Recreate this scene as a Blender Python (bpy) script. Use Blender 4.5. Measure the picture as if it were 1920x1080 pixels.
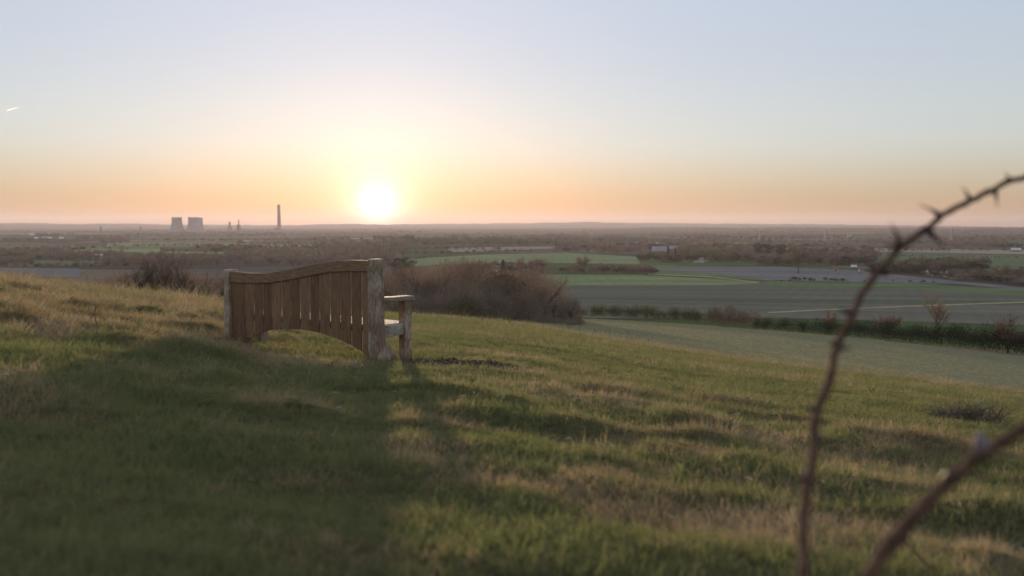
import bpy, math, random
import numpy as np
from mathutils import Vector, Matrix

for o in list(bpy.data.objects): bpy.data.objects.remove(o)
S = bpy.context.scene
COL = S.collection
R = math.radians

# ------------------------------------------------------------------ camera
# eye at the world origin; +Y is the viewing direction, the ground lies below
FPX = 1600.0; PITCH = R(4.29)
cam_d = bpy.data.cameras.new('camera'); cam = bpy.data.objects.new('camera', cam_d); COL.objects.link(cam)
cam_d.sensor_width = 36; cam_d.lens = 30; cam_d.clip_start = 0.05; cam_d.clip_end = 150000
cam.rotation_euler = (math.pi/2 - PITCH, 0, 0)
cam_d.dof.use_dof = True; cam_d.dof.focus_distance = 14.0; cam_d.dof.aperture_fstop = 2.0
cam_d.dof.aperture_blades = 7
S.camera = cam

def ray(px, py):
    a = (px-960)/FPX; b = (540-py)/FPX
    ca, sa = math.cos(PITCH), math.sin(PITCH)
    return np.array([a + 0*b, ca + b*sa, -sa + b*ca])

# ------------------------------------------------------------------ world, sun, exposure
sd = ray(708, 389); sd /= np.linalg.norm(sd)
SUN_EL = math.asin(sd[2]); SUN_AZ = math.atan2(sd[0], sd[1])      # azimuth from +Y towards +X
W = bpy.data.worlds.new('World'); S.world = W; W.use_nodes = True
nt = W.node_tree; nt.nodes.clear()
N = nt.nodes.new; L = nt.links.new
out = N('ShaderNodeOutputWorld'); bg = N('ShaderNodeBackground'); sky = N('ShaderNodeTexSky')
sky.sky_type = 'NISHITA'; sky.sun_disc = False; sky.sun_elevation = max(SUN_EL, R(1.2)); sky.sun_rotation = SUN_AZ
sky.altitude = 100; sky.air_density = 1.0; sky.dust_density = 1.2; sky.ozone_density = 1.0
bg.inputs['Strength'].default_value = 0.061
SKY_GRADE = True
tc = N('ShaderNodeTexCoord'); nrm = N('ShaderNodeVectorMath'); nrm.operation = 'NORMALIZE'
L(tc.outputs['Generated'], nrm.inputs[0])
dot = N('ShaderNodeVectorMath'); dot.operation = 'DOT_PRODUCT'
L(nrm.outputs[0], dot.inputs[0]); dot.inputs[1].default_value = tuple(sd)
ac = N('ShaderNodeMath'); ac.operation = 'ARCCOSINE'
cl = N('ShaderNodeMath'); cl.operation = 'MINIMUM'; cl.inputs[1].default_value = 0.9999999
L(dot.outputs['Value'], cl.inputs[0]); L(cl.outputs[0], ac.inputs[0])
def expfall(scale):
    m = N('ShaderNodeMath'); m.operation = 'MULTIPLY'; m.inputs[1].default_value = -1.0/scale
    L(ac.outputs[0], m.inputs[0])
    e = N('ShaderNodeMath'); e.operation = 'EXPONENT'; L(m.outputs[0], e.inputs[0]); return e
def colmul(fac, col):
    v = N('ShaderNodeVectorMath'); v.operation = 'SCALE'; v.inputs[0].default_value = col
    L(fac.outputs[0], v.inputs['Scale']); return v
def add(a, b):
    v = N('ShaderNodeVectorMath'); v.operation = 'ADD'; L(a, v.inputs[0]); L(b, v.inputs[1]); return v.outputs[0]
# the clear evening sky: pale blue high up, cream, then orange at the horizon (by elevation, all round)
sep = N('ShaderNodeSeparateXYZ'); L(nrm.outputs[0], sep.inputs[0])
ramp = N('ShaderNodeValToRGB'); ramp.color_ramp.interpolation = 'B_SPLINE'
mr = N('ShaderNodeMapRange'); mr.inputs['From Min'].default_value = 0; mr.inputs['From Max'].default_value = 0.5
L(sep.outputs['Z'], mr.inputs['Value']); L(mr.outputs[0], ramp.inputs[0])
SKYCOLS = [(0.0,(3.9,2.4,1.1)),(0.03,(4.0,2.7,1.35)),(0.09,(4.4,4.0,2.9)),(0.18,(5.1,5.8,5.8)),(0.36,(4.4,5.1,6.1)),(0.6,(4.3,5.1,6.4)),(1.0,(5.0,5.5,6.5))]
e = ramp.color_ramp.elements
while len(e) < len(SKYCOLS): e.new(0.5)
for el, (p, c) in zip(e, SKYCOLS):
    el.position = p; el.color = (c[0]/10, c[1]/10, c[2]/10, 1)
rs = N('ShaderNodeVectorMath'); rs.operation = 'SCALE'; rs.inputs['Scale'].default_value = 10; L(ramp.outputs[0], rs.inputs[0])
# dimmer away from the sun, as in the Nishita sky
e3 = expfall(R(30)); fo = N('ShaderNodeMath'); fo.operation = 'MULTIPLY_ADD'; fo.inputs[1].default_value = 0.26; fo.inputs[2].default_value = 0.76
L(e3.outputs[0], fo.inputs[0])
grad = N('ShaderNodeVectorMath'); grad.operation = 'SCALE'; L(rs.outputs[0], grad.inputs[0]); L(fo.outputs[0], grad.inputs['Scale'])
mx = N('ShaderNodeMix'); mx.data_type = 'RGBA'; mx.inputs[0].default_value = 0.82
L(sky.outputs[0], mx.inputs[6]); L(grad.outputs[0], mx.inputs[7])
c = mx.outputs[2]
c = add(c, colmul(expfall(R(8.0)), (0.85,0.85,0.8)).outputs[0])
c = add(c, colmul(expfall(R(1.8)), (2.6,2.5,2.1)).outputs[0])
c = add(c, colmul(expfall(R(1.0)), (7.0,6.8,6.0)).outputs[0])
c = add(c, colmul(expfall(R(0.6)), (12,12,11)).outputs[0])
L(c, bg.inputs['Color']); L(bg.outputs[0], out.inputs['Surface'])

sl = bpy.data.lights.new('sun', 'SUN'); so = bpy.data.objects.new('sun', sl); COL.objects.link(so)
sl.energy = 3.2; sl.angle = R(1.0); sl.color = (1.0, 0.75, 0.48)
so.rotation_euler = Vector(sd).to_track_quat('Z', 'Y').to_euler()

HAZE_D = 6.6e-5; HAZE_G = 0.38; HAZE_C = (.54, .50, .58, 1)
S.view_settings.view_transform = 'Standard'; S.view_settings.look = 'None'; S.view_settings.gamma = 1.0
S.view_settings.exposure = 1.38; S.view_settings.use_curve_mapping = False
S.render.engine = 'CYCLES'
cy = S.cycles
cy.use_denoising = True; cy.max_bounces = 6; cy.diffuse_bounces = 4; cy.transmission_bounces = 3
cy.transparent_max_bounces = 6; cy.volume_bounces = 0; cy.sample_clamp_indirect = 5
cy.caustics_reflective = False; cy.caustics_refractive = False
cy.volume_max_steps = 16
W.cycles.sampling_method = 'AUTOMATIC'

# ------------------------------------------------------------------ helpers
def tag(o, label=None, cat=None, group=None, kind=None):
    if label: o['label'] = label
    if cat: o['category'] = cat
    if group: o['group'] = group
    if kind: o['kind'] = kind
    return o
def mesh_from(name, V, F, mat=None, smooth=False):
    me = bpy.data.meshes.new(name)
    me.from_pydata([tuple(v) for v in V], [], [tuple(f) for f in F]); me.update()
    if mat: me.materials.append(mat)
    if smooth: me.polygons.foreach_set('use_smooth', [True]*len(me.polygons))
    return me
def mesh_np(name, V, F, mat=None, smooth=False):
    """V (n,3) float, F (m,k) int, fast"""
    me = bpy.data.meshes.new(name); V = np.asarray(V, np.float32); F = np.asarray(F, np.int32)
    me.vertices.add(len(V)); me.vertices.foreach_set('co', V.ravel())
    k = F.shape[1]; me.loops.add(F.size); me.loops.foreach_set('vertex_index', F.ravel())
    me.polygons.add(len(F)); me.polygons.foreach_set('loop_start', np.arange(0, F.size, k, dtype=np.int32))
    me.polygons.foreach_set('loop_total', np.full(len(F), k, np.int32))
    if smooth: me.polygons.foreach_set('use_smooth', np.ones(len(F), bool))
    me.update(calc_edges=True)
    if mat: me.materials.append(mat)
    return me
def obj(name, me, parent=None, loc=None, link=True):
    o = bpy.data.objects.new(name, me)
    if link: COL.objects.link(o)
    if parent: o.parent = parent
    if loc is not None: o.location = loc
    return o
def empty(name, loc, rz=0):
    o = bpy.data.objects.new(name, None); COL.objects.link(o); o.location = loc; o.rotation_euler = (0, 0, rz)
    o.empty_display_size = 0.2
    return o
class MB:
    def __init__(s): s.V = []; s.F = []
    def box(s, x0, x1, y0, y1, z0, z1):
        b = len(s.V)
        s.V += [(x0,y0,z0),(x1,y0,z0),(x1,y1,z0),(x0,y1,z0),(x0,y0,z1),(x1,y0,z1),(x1,y1,z1),(x0,y1,z1)]
        s.F += [(b,b+3,b+2,b+1),(b+4,b+5,b+6,b+7),(b,b+1,b+5,b+4),(b+1,b+2,b+6,b+5),(b+2,b+3,b+7,b+6),(b+3,b,b+4,b+7)]
    def strip(s, bot, top, y0, y1):
        """closed prism between two polylines of (x,z), thickness y0..y1"""
        b = len(s.V); n = len(bot)
        for (x, z), (x2, z2) in zip(bot, top):
            s.V += [(x,y0,z),(x2,y0,z2),(x2,y1,z2),(x,y1,z)]
        for i in range(n-1):
            a = b+4*i; c = a+4
            for k in range(4): s.F.append((a+k, a+(k+1)%4, c+(k+1)%4, c+k))
        s.F += [(b+3,b+2,b+1,b), (b+4*(n-1), b+4*(n-1)+1, b+4*(n-1)+2, b+4*(n-1)+3)]
    def loft(s, loops, cap=True):
        b = len(s.V); k = len(loops[0])
        for lp in loops: s.V += [tuple(p) for p in lp]
        for i in range(len(loops)-1):
            for j in range(k):
                s.F.append((b+i*k+j, b+i*k+(j+1)%k, b+(i+1)*k+(j+1)%k, b+(i+1)*k+j))
        if cap:
            s.F.append(tuple(b+j for j in range(k))[::-1]); s.F.append(tuple(b+(len(loops)-1)*k+j for j in range(k)))
    def tube(s, pts, rad, k=6, cap=True):
        pts = [Vector(p) for p in pts]; loops = []
        ref = Vector((0.31, 0.17, 0.93)).normalized()
        for i, p in enumerate(pts):
            d = (pts[min(i+1, len(pts)-1)] - pts[max(i-1, 0)]).normalized()
            if abs(d.dot(ref)) > 0.97: ref2 = Vector((1, 0, 0))
            else: ref2 = ref
            a = d.cross(ref2).normalized(); b = d.cross(a)
            r = rad[i] if hasattr(rad, '__len__') else rad
            loops.append([p + (a*math.cos(2*math.pi*j/k) + b*math.sin(2*math.pi*j/k))*r for j in range(k)])
        s.loft(loops, cap)
    def rings(s, prof, k=24, c=(0, 0), cap=True):
        loops = [[(c[0]+r*math.cos(2*math.pi*j/k), c[1]+r*math.sin(2*math.pi*j/k), z) for j in range(k)] for r, z in prof]
        s.loft(loops, cap)
    def me(s, name, mat=None, smooth=False, bevel=0):
        m = mesh_from(name, s.V, s.F, mat, smooth)
        if bevel:
            import bmesh
            bm = bmesh.new(); bm.from_mesh(m)
            bmesh.ops.recalc_face_normals(bm, faces=bm.faces)
            bmesh.ops.bevel(bm, geom=[e for e in bm.edges if e.calc_face_angle(0) > 0.6], offset=bevel, segments=1, affect='EDGES')
            bm.to_mesh(m); bm.free()
        return m
    def build(s, name, mat, parent=None, smooth=False, bevel=0, loc=None):
        return obj(name, s.me(name, mat, smooth, bevel), parent, loc)

# value noise
def _h(i, j, s):
    v = np.sin(i*127.1 + j*311.7 + s*74.7)*43758.5453
    return v - np.floor(v)
def vn(x, y, s=0):
    xi = np.floor(x); yi = np.floor(y); fx = x-xi; fy = y-yi
    fx = fx*fx*(3-2*fx); fy = fy*fy*(3-2*fy)
    return (_h(xi,yi,s)*(1-fx)+_h(xi+1,yi,s)*fx)*(1-fy) + (_h(xi,yi+1,s)*(1-fx)+_h(xi+1,yi+1,s)*fx)*fy
def fbm(x, y, s=0, o=3):
    t = 0; a = 1; n = 0
    for k in range(o):
        t = t + a*vn(x*2**k, y*2**k, s+k*13); n += a; a *= .5
    return t/n
def sst(a, b, x):
    t = np.clip((x-a)/(b-a), 0, 1); return t*t*(3-2*t)

# ------------------------------------------------------------------ terrain
def az_slope(px, py):
    d = ray(px, py); return math.atan2(d[0], d[1]), -d[2]/math.hypot(d[0], d[1])
EYE = 0.60
FLOOR = -55.0
# (px, y of the hill's skyline, skyline distance, then z at r = 100, 200, 300, 450, 700)
rows = [(-300,500,45, -9,-22,-36,-52,-55), (0,528,40, -9,-22,-36,-52,-55), (200,551,42, -8.4,-17.5,-34,-52,-55),
        (400,569,46, -9.4,-18.5,-35,-52,-55), (520,577,50, -11,-24,-37,-52,-55), (700,589,52, -12,-25,-37,-51,-55), (800,594,52, -12,-23.5,-34,-48,-55),
        (960,609,46, -11.4,-22.6,-33.3,-46,-54.5), (1100,636,40, -12.8,-23.8,-33.6,-46,-54),
        (1300,668,36, -14.5,-25.6,-35.1,-47.5,-54.5), (1600,706,32, -16.4,-28.4,-37.5,-49,-55),
        (1920,742,29, -18.4,-30.8,-39.8,-50.5,-55), (2250,778,27, -20,-32,-41,-51,-55)]
KN = [100, 200, 300, 450, 700]
azk = []; tab = []
for r_ in rows:
    a, s = az_slope(r_[0], r_[1]); azk.append(a); tab.append((s, r_[2]) + tuple(r_[3:]))
back = [(-math.pi, -0.06, 60, 4, 6, 6, 4, 0), (-2.2, -0.02, 60, 1, 0, -4, -12, -30), (-1.4, 0.02, 55, -5, -14, -26, -40, -55)]
fwd = [(1.4, 0.17, 32, -18, -32, -42, -52, -55), (2.2, 0.06, 50, -8, -20, -30, -44, -55), (math.pi, -0.06, 60, 4, 6, 6, 4, 0)]
azk = [b[0] for b in back] + azk + [f[0] for f in fwd]
tab = [b[1:] for b in back] + tab + [f[1:] for f in fwd]
azk = np.array(azk); tab = np.array(tab, float)
NA, NR = 721, 361
AZ = np.linspace(-math.pi, math.pi, NA); LR = np.linspace(math.log(0.3), math.log(24000), NR); RR = np.exp(LR)
def gsm(a, axis, n, wrap=False):
    k = np.exp(-0.5*(np.arange(-n, n+1)/(n/2))**2); k /= k.sum()
    pad = [(0,0),(0,0)]; pad[axis] = (n, n)
    b = np.pad(a, pad, mode='wrap' if wrap else 'edge')
    return np.apply_along_axis(lambda m: np.convolve(m, k, 'valid'), axis, b)
par = np.stack([np.interp(AZ, azk, tab[:, j]) for j in range(7)], 1)
par = gsm(par, 0, 5, False)
LUT = np.zeros((NA, NR))
for i in range(NA):
    s, D = par[i, 0], par[i, 1]
    k = EYE/D**2; g = s - 2*EYE/D
    near = -EYE - g*RR - k*RR**2
    far = np.interp(RR, [D*1.35] + KN + [1200, 30000], [-EYE-g*D*1.35-k*(D*1.35)**2] + list(par[i, 2:7]) + [FLOOR, FLOOR])
    LUT[i] = np.where(RR < D*1.35, near, far)
LUTs = gsm(LUT, 1, 7)
wgt = sst(28, 60, RR)[None, :]
LUT = LUT*(1-wgt) + LUTs*wgt
BX, BY = -2.2, 8.3                                   # bench area, filled in below
def base_h(x, y):
    r = np.hypot(x, y); az = np.arctan2(x, y)
    fi = (az+math.pi)/(2*math.pi)*(NA-1); fj = (np.log(np.maximum(r, 0.31))-LR[0])/(LR[-1]-LR[0])*(NR-1)
    fi = np.clip(fi, 0, NA-1.001); fj = np.clip(fj, 0, NR-1.001)
    i = fi.astype(int); j = fj.astype(int); a = fi-i; b = fj-j
    return (LUT[i,j]*(1-a)+LUT[i+1,j]*a)*(1-b) + (LUT[i,j+1]*(1-a)+LUT[i+1,j+1]*a)*b
def tuss(x, y):
    """where the hill is rough with tussocks: upper left, the brow, a band in the right foreground"""
    az = np.arctan2(x, y); r = np.hypot(x, y)
    a = sst(-0.14, -0.40, az)*sst(4.5, 8, r)
    b = 0.6*np.exp(-((r-5.6-1.2*np.sin(x*1.3))/0.9)**2)*sst(-0.05, 0.15, az)
    c = 0.2*sst(14, 26, r)*sst(-0.2, 0.0, az)*sst(0.7, 0.1, az)
    return np.clip(np.maximum(np.maximum(a, b), c), 0, 1)
BENCH_Z = []
def H(x, y):
    x = np.asarray(x, float); y = np.asarray(y, float)
    z = base_h(x, y); r = np.hypot(x, y)
    fade = sst(140, 40, r)*sst(0.2, 1.0, r)
    t = tuss(x, y)
    flat = 1-0.75*np.exp(-(((x-BX)/1.9)**2+((y-BY)/1.5)**2))
    nr = sst(7.5, 3.5, r)
    l = (0.04+.035*nr)*(vn(x/1.3, y/1.3, 3)-.5) + (0.03+.03*nr)*(vn(x/.55, y/.5, 5)-.5) + 0.020*(vn(x/.22, y/.2, 8)-.5)
    lump = np.maximum(vn(x/.34+3, y/.26+9, 36)-.5, 0)/.5
    l = l + (.015+.075*nr)*lump*vn(x/1.6+5, y/1.6, 37)
    q = vn(x/.62, y/.5, 21); l2 = 0.17*np.maximum(q-.52, 0)/.48 + 0.06*(vn(x/.27, y/.22, 22)-.5)
    z = z + fade*flat*(l + t*l2)
    # little rise of turf right in front of the camera
    z = z + 0.10*np.exp(-(r/1.9)**2)
    # scuffed hollow beside the bench
    m = np.exp(-(((x-PX0)/.55)**2+((y-PY0)/.45)**2)); z = z + 0.03*m + 0.08*m*(vn(x/.11, y/.1, 40)-.5)
    if BENCH_Z:
        for (bx, by, dz) in BENCH_Z: z = z + dz*np.exp(-(((x-bx)**2+(y-by)**2)/1.0**2))
    # valley undulation and the distant hills
    u = sst(500, 1500, r)
    z = z + u*3.0*(fbm(x/900, y/900, 31)-.5)
    az = np.arctan2(x, y); pxx = 960+FPX*np.tan(np.clip(az, -1.3, 1.3))
    far = sst(11000, 15500, r)*sst(22500, 17500, r)
    ridge_y = np.interp(pxx, [-800,0,40,140,230,320,400,560,620,720,800,960,1100,1200,1330,1460,1560,1700,1800,1920,2400], [421,419.5,418.5,420,419,421,421.5,422.5,419.5,421,420,419,416.5,418,419.5,420,421,422.5,424,426,427])
    zr = (420-ridge_y)/FPX*16000
    z = z + far*(zr - z + 14*(vn(az*90, r/3000, 51)-.5) + 7*(vn(az*260, r/3000, 52)-.5))
    mid = np.exp(-((r-8200)/1300)**2)*sst(-0.05, 0.25, az)
    z = z + mid*(22+10*(vn(az*30, r/2500, 53)-.5))
    # wooded rise right of the sun
    pq = 960+FPX*np.tan(np.clip(az, -1.3, 1.3))
    z = z + 13*np.exp(-((r-2500)/500)**2)*np.exp(-((pq-860)/210)**2)
    return z
PX0, PY0 = 0, 0
def base_pt(px, py, it=3):
    d = ray(px, py); rs_ = np.exp(np.linspace(math.log(1.0), math.log(60), 3000))
    P = d[None, :]/math.hypot(d[0], d[1])*rs_[:, None]
    h = P[:, 2] - base_h(P[:, 0], P[:, 1]); k = np.argmax(h < 0); return P[k]
p_ = base_pt(866, 686); PX0, PY0 = p_[0], p_[1]
def hit(px, py, rmin=60, rmax=20000):
    """where the ray through a photo pixel meets the valley beyond rmin"""
    d = ray(px, py); rs_ = np.exp(np.linspace(math.log(rmin), math.log(rmax), 2500))
    P = d[None, :]/math.hypot(d[0], d[1])*rs_[:, None]
    h = P[:, 2] - H(P[:, 0], P[:, 1])
    below = h < 0
    # first downward crossing
    cr = np.where(below[1:] & ~below[:-1])[0]
    k = cr[0]+1 if len(cr) else (0 if below[0] else len(P)-1)
    return P[k]
def at(px, r):
    a = math.atan((px-960)/FPX); x, y = r*math.sin(a), r*math.cos(a)
    return np.array([x, y, float(H(x, y))])

# bench anchor points -------------------------------------------------
BZ = -1.248
dR = ray(703.5, 676); pR = dR*(BZ/dR[2]); dL = ray(431, 640); pL = dL*(BZ/dL[2])
BX, BY = (pR[0]+pL[0])/2, (pR[1]+pL[1])/2
for p in (pR, pL):
    BENCH_Z.append((p[0], p[1], 0))
e1 = BZ-0.012-float(H(pR[0], pR[1])); e2 = BZ-0.012-float(H(pL[0], pL[1]))
BENCH_Z[:] = [(pR[0], pR[1], e1), (pL[0], pL[1], e2)]

# ------------------------------------------------------------------ materials
def mat(name):
    m = bpy.data.materials.new(name); m.use_nodes = True; n = m.node_tree; n.nodes.clear()
    return m, n.nodes.new, n.links.new, n
def simple(name, col, rough=0.8, var=0.25, scale=3.0, bump=0.0, spec=0.3, coord='Object'):
    m, N, L, n = mat(name)
    o = N('ShaderNodeOutputMaterial'); b = N('ShaderNodeBsdfPrincipled'); L(b.outputs[0], o.inputs[0])
    b.inputs['Roughness'].default_value = rough; b.inputs['Specular IOR Level'].default_value = spec
    t = N('ShaderNodeTexCoord'); nz = N('ShaderNodeTexNoise'); nz.inputs['Scale'].default_value = scale; nz.inputs['Detail'].default_value = 6
    L(t.outputs[coord], nz.inputs[0])
    r = N('ShaderNodeValToRGB'); r.color_ramp.elements[0].position = .3; r.color_ramp.elements[1].position = .7
    r.color_ramp.elements[0].color = tuple(c*(1-var) for c in col)+(1,); r.color_ramp.elements[1].color = tuple(min(1, c*(1+var)) for c in col)+(1,)
    L(nz.outputs[0], r.inputs[0]); L(r.outputs[0], b.inputs['Base Color'])
    if bump:
        bp = N('ShaderNodeBump'); bp.inputs['Strength'].default_value = bump; bp.inputs['Distance'].default_value = 0.02
        L(nz.outputs[0], bp.inputs['Height']); L(bp.outputs[0], b.inputs['Normal'])
    return m
def blade_mat(name, ca, cb, trans=0.45, tcol=None, attr='tint'):
    """thin leaf / blade: diffuse plus light passing through; tint picks a colour per clump"""
    m, N, L, n = mat(name)
    o = N('ShaderNodeOutputMaterial'); mixs = N('ShaderNodeMixShader'); d = N('ShaderNodeBsdfDiffuse'); t = N('ShaderNodeBsdfTranslucent')
    at_ = N('ShaderNodeAttribute'); at_.attribute_type = 'INSTANCER'; at_.attribute_name = attr
    mc = N('ShaderNodeMix'); mc.data_type = 'RGBA'; mc.inputs[6].default_value = ca+(1,); mc.inputs[7].default_value = cb+(1,)
    L(at_.outputs['Fac'], mc.inputs[0]); L(mc.outputs[2], d.inputs[0]); 
    hs = N('ShaderNodeHueSaturation'); hs.inputs['Saturation'].default_value = 1.15; hs.inputs['Value'].default_value = 1.1; L(mc.outputs[2], hs.inputs['Color'])
    L(hs.outputs[0], t.inputs[0]); mixs.inputs[0].default_value = trans
    L(d.outputs[0], mixs.inputs[1]); L(t.outputs[0], mixs.inputs[2]); L(mixs.outputs[0], o.inputs[0])
    return m
def wood_mat(name, col, lich, amount, stretch=(14, 14, 1.3)):
    m, N, L, n = mat(name)
    o = N('ShaderNodeOutputMaterial'); b = N('ShaderNodeBsdfPrincipled'); L(b.outputs[0], o.inputs[0])
    b.inputs['Roughness'].default_value = 0.75; b.inputs['Specular IOR Level'].default_value = 0.25
    t = N('ShaderNodeTexCoord'); mp = N('ShaderNodeMapping'); mp.inputs['Scale'].default_value = stretch
    L(t.outputs['Object'], mp.inputs[0])
    oi = N('ShaderNodeObjectInfo')
    of = N('ShaderNodeVectorMath'); of.operation = 'ADD'; L(mp.outputs[0], of.inputs[0])
    cmb = N('ShaderNodeVectorMath'); cmb.operation = 'SCALE'; cmb.inputs[0].default_value = (37, 11, 23); L(oi.outputs['Random'], cmb.inputs['Scale']); L(cmb.outputs[0], of.inputs[1])
    g = N('ShaderNodeTexNoise'); g.inputs['Scale'].default_value = 6; g.inputs['Detail'].default_value = 8; g.inputs['Roughness'].default_value = .65; L(of.outputs[0], g.inputs[0])
    r = N('ShaderNodeValToRGB'); e = r.color_ramp.elements; e[0].position = .28; e[1].position = .72
    e[0].color = tuple(c*.45 for c in col)+(1,); e[1].color = tuple(min(1, c*1.45) for c in col)+(1,); L(g.outputs[0], r.inputs[0])
    # per board value shift
    mv = N('ShaderNodeMapRange'); mv.inputs['To Min'].default_value = .75; mv.inputs['To Max'].default_value = 1.25; L(oi.outputs['Random'], mv.inputs[0])
    hs = N('ShaderNodeHueSaturation'); L(mv.outputs[0], hs.inputs['Value']); L(r.outputs[0], hs.inputs['Color'])
    l1 = N('ShaderNodeTexNoise'); l1.inputs['Scale'].default_value = 1.0; l1.inputs['Detail'].default_value = 6; l1.inputs['Roughness'].default_value = .7
    mp2 = N('ShaderNodeMapping'); mp2.inputs['Scale'].default_value = tuple(55 if q > 5 else 16 for q in stretch); L(t.outputs['Object'], mp2.inputs[0]); L(mp2.outputs[0], l1.inputs[0])
    l2 = N('ShaderNodeTexNoise'); l2.inputs['Scale'].default_value = 5; l2.inputs['Detail'].default_value = 3; L(t.outputs['Object'], l2.inputs[0])
    ad = N('ShaderNodeMath'); ad.operation = 'ADD'; L(l1.outputs[0], ad.inputs[0]); L(l2.outputs[0], ad.inputs[1])
    lr = N('ShaderNodeMapRange'); lr.inputs['From Min'].default_value = 1.18-amount*.42; lr.inputs['From Max'].default_value = 1.46-amount*.42; L(ad.outputs[0], lr.inputs[0])
    mc = N('ShaderNodeMix'); mc.data_type = 'RGBA'; L(lr.outputs[0], mc.inputs[0]); L(hs.outputs[0], mc.inputs[6]); mc.inputs[7].default_value = lich+(1,)
    L(mc.outputs[2], b.inputs['Base Color'])
    bp = N('ShaderNodeBump'); bp.inputs['Strength'].default_value = .6; bp.inputs['Distance'].default_value = .004; L(g.outputs[0], bp.inputs['Height']); L(bp.outputs[0], b.inputs['Normal'])
    return m

M_blade_green = blade_mat('grass blade green', (0.140, 0.162, 0.072), (0.235, 0.222, 0.115), .5)
M_blade_dry = blade_mat('grass blade dry', (0.26, 0.20, 0.12), (0.42, 0.335, 0.225), .45)
M_blade_field = blade_mat('meadow blade', (0.23, 0.225, 0.125), (0.37, 0.32, 0.20), .4)
M_post = wood_mat('weathered oak with lichen', (0.26, 0.18, 0.12), (0.47, 0.385, 0.29), .60)
M_board = wood_mat('stained oak board', (0.215, 0.122, 0.068), (0.30, 0.245, 0.19), -.02)
M_rail = wood_mat('worn oak rail', (0.27, 0.165, 0.10), (0.34, 0.28, 0.22), .0, (1.3, 14, 14))
M_arm = wood_mat('bleached oak', (0.26, 0.20, 0.15), (0.42, 0.38, 0.33), .62, (14, 1.3, 14))
M_bark = simple('bark', (0.085, 0.068, 0.052), .9, .35, 8)
M_twig = blade_mat('winter twigs', (0.15, 0.110, 0.085), (0.22, 0.170, 0.13), .2)
M_twigg = blade_mat('greenish twigs', (0.10, 0.105, 0.05), (0.15, 0.145, 0.075), .2)
M_ever = blade_mat('evergreen leaves', (0.022, 0.036, 0.016), (0.045, 0.060, 0.026), .2)
M_ivy = blade_mat('ivy leaves', (0.04, 0.06, 0.02), (0.06, 0.08, 0.03), .25)
def tree_mat(name, a, b, trans=.2):
    m = blade_mat(name, a, b, trans); n = m.node_tree
    at_ = [q for q in n.nodes if q.type == 'ATTRIBUTE'][0]; mc = [q for q in n.nodes if q.type == 'MIX'][0]; n.nodes.remove(at_)
    oi = n.nodes.new('ShaderNodeObjectInfo'); n.links.new(oi.outputs['Random'], mc.inputs[0]); return m
M_crown = tree_mat('winter tree twigs', (0.15, 0.105, 0.075), (0.30, 0.215, 0.16))
M_conc = simple('tower concrete', (0.30, 0.27, 0.25), .9, .12, .02)
M_concd = simple('stack concrete', (0.24, 0.20, 0.18), .9, .12, .02)
M_wwall = simple('white render', (0.75, 0.74, 0.70), .8, .05, 1)
M_bwall = simple('red brick', (0.27, 0.14, 0.09), .9, .2, 3)
M_slate = simple('slate roof', (0.16, 0.16, 0.18), .6, .2, 1)
M_tile = simple('clay tile roof', (0.20, 0.10, 0.07), .8, .25, 1)
M_metal = simple('sheet metal roof', (0.45, 0.47, 0.50), .45, .08, .5)
M_glass = simple('window glass', (0.03, 0.035, 0.045), .1, .1, 1, spec=.6)
M_door = simple('dark painted door', (0.06, 0.05, 0.045), .6, .1, 1)
M_steel = simple('galvanised steel', (0.28, 0.28, 0.29), .5, .1, 1)
M_soil = simple('bare soil', (0.085, 0.062, 0.048), .95, .5, 20, .6)
M_rgrey = simple('dull sheet roof', (0.22, 0.22, 0.23), .7, .12, .5)
M_litter = simple('dead leaf litter', (0.17, 0.115, 0.075), .85, .45, 30)
M_briar = simple('briar stem', (0.085, 0.048, 0.030), .85, .45, 60, .2, spec=.12)
M_thorn = simple('briar thorn', (0.055, 0.022, 0.018), .5, .2, 30)
M_bud = simple('pale bud', (0.20, 0.16, 0.17), .8, .35, 80)

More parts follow.
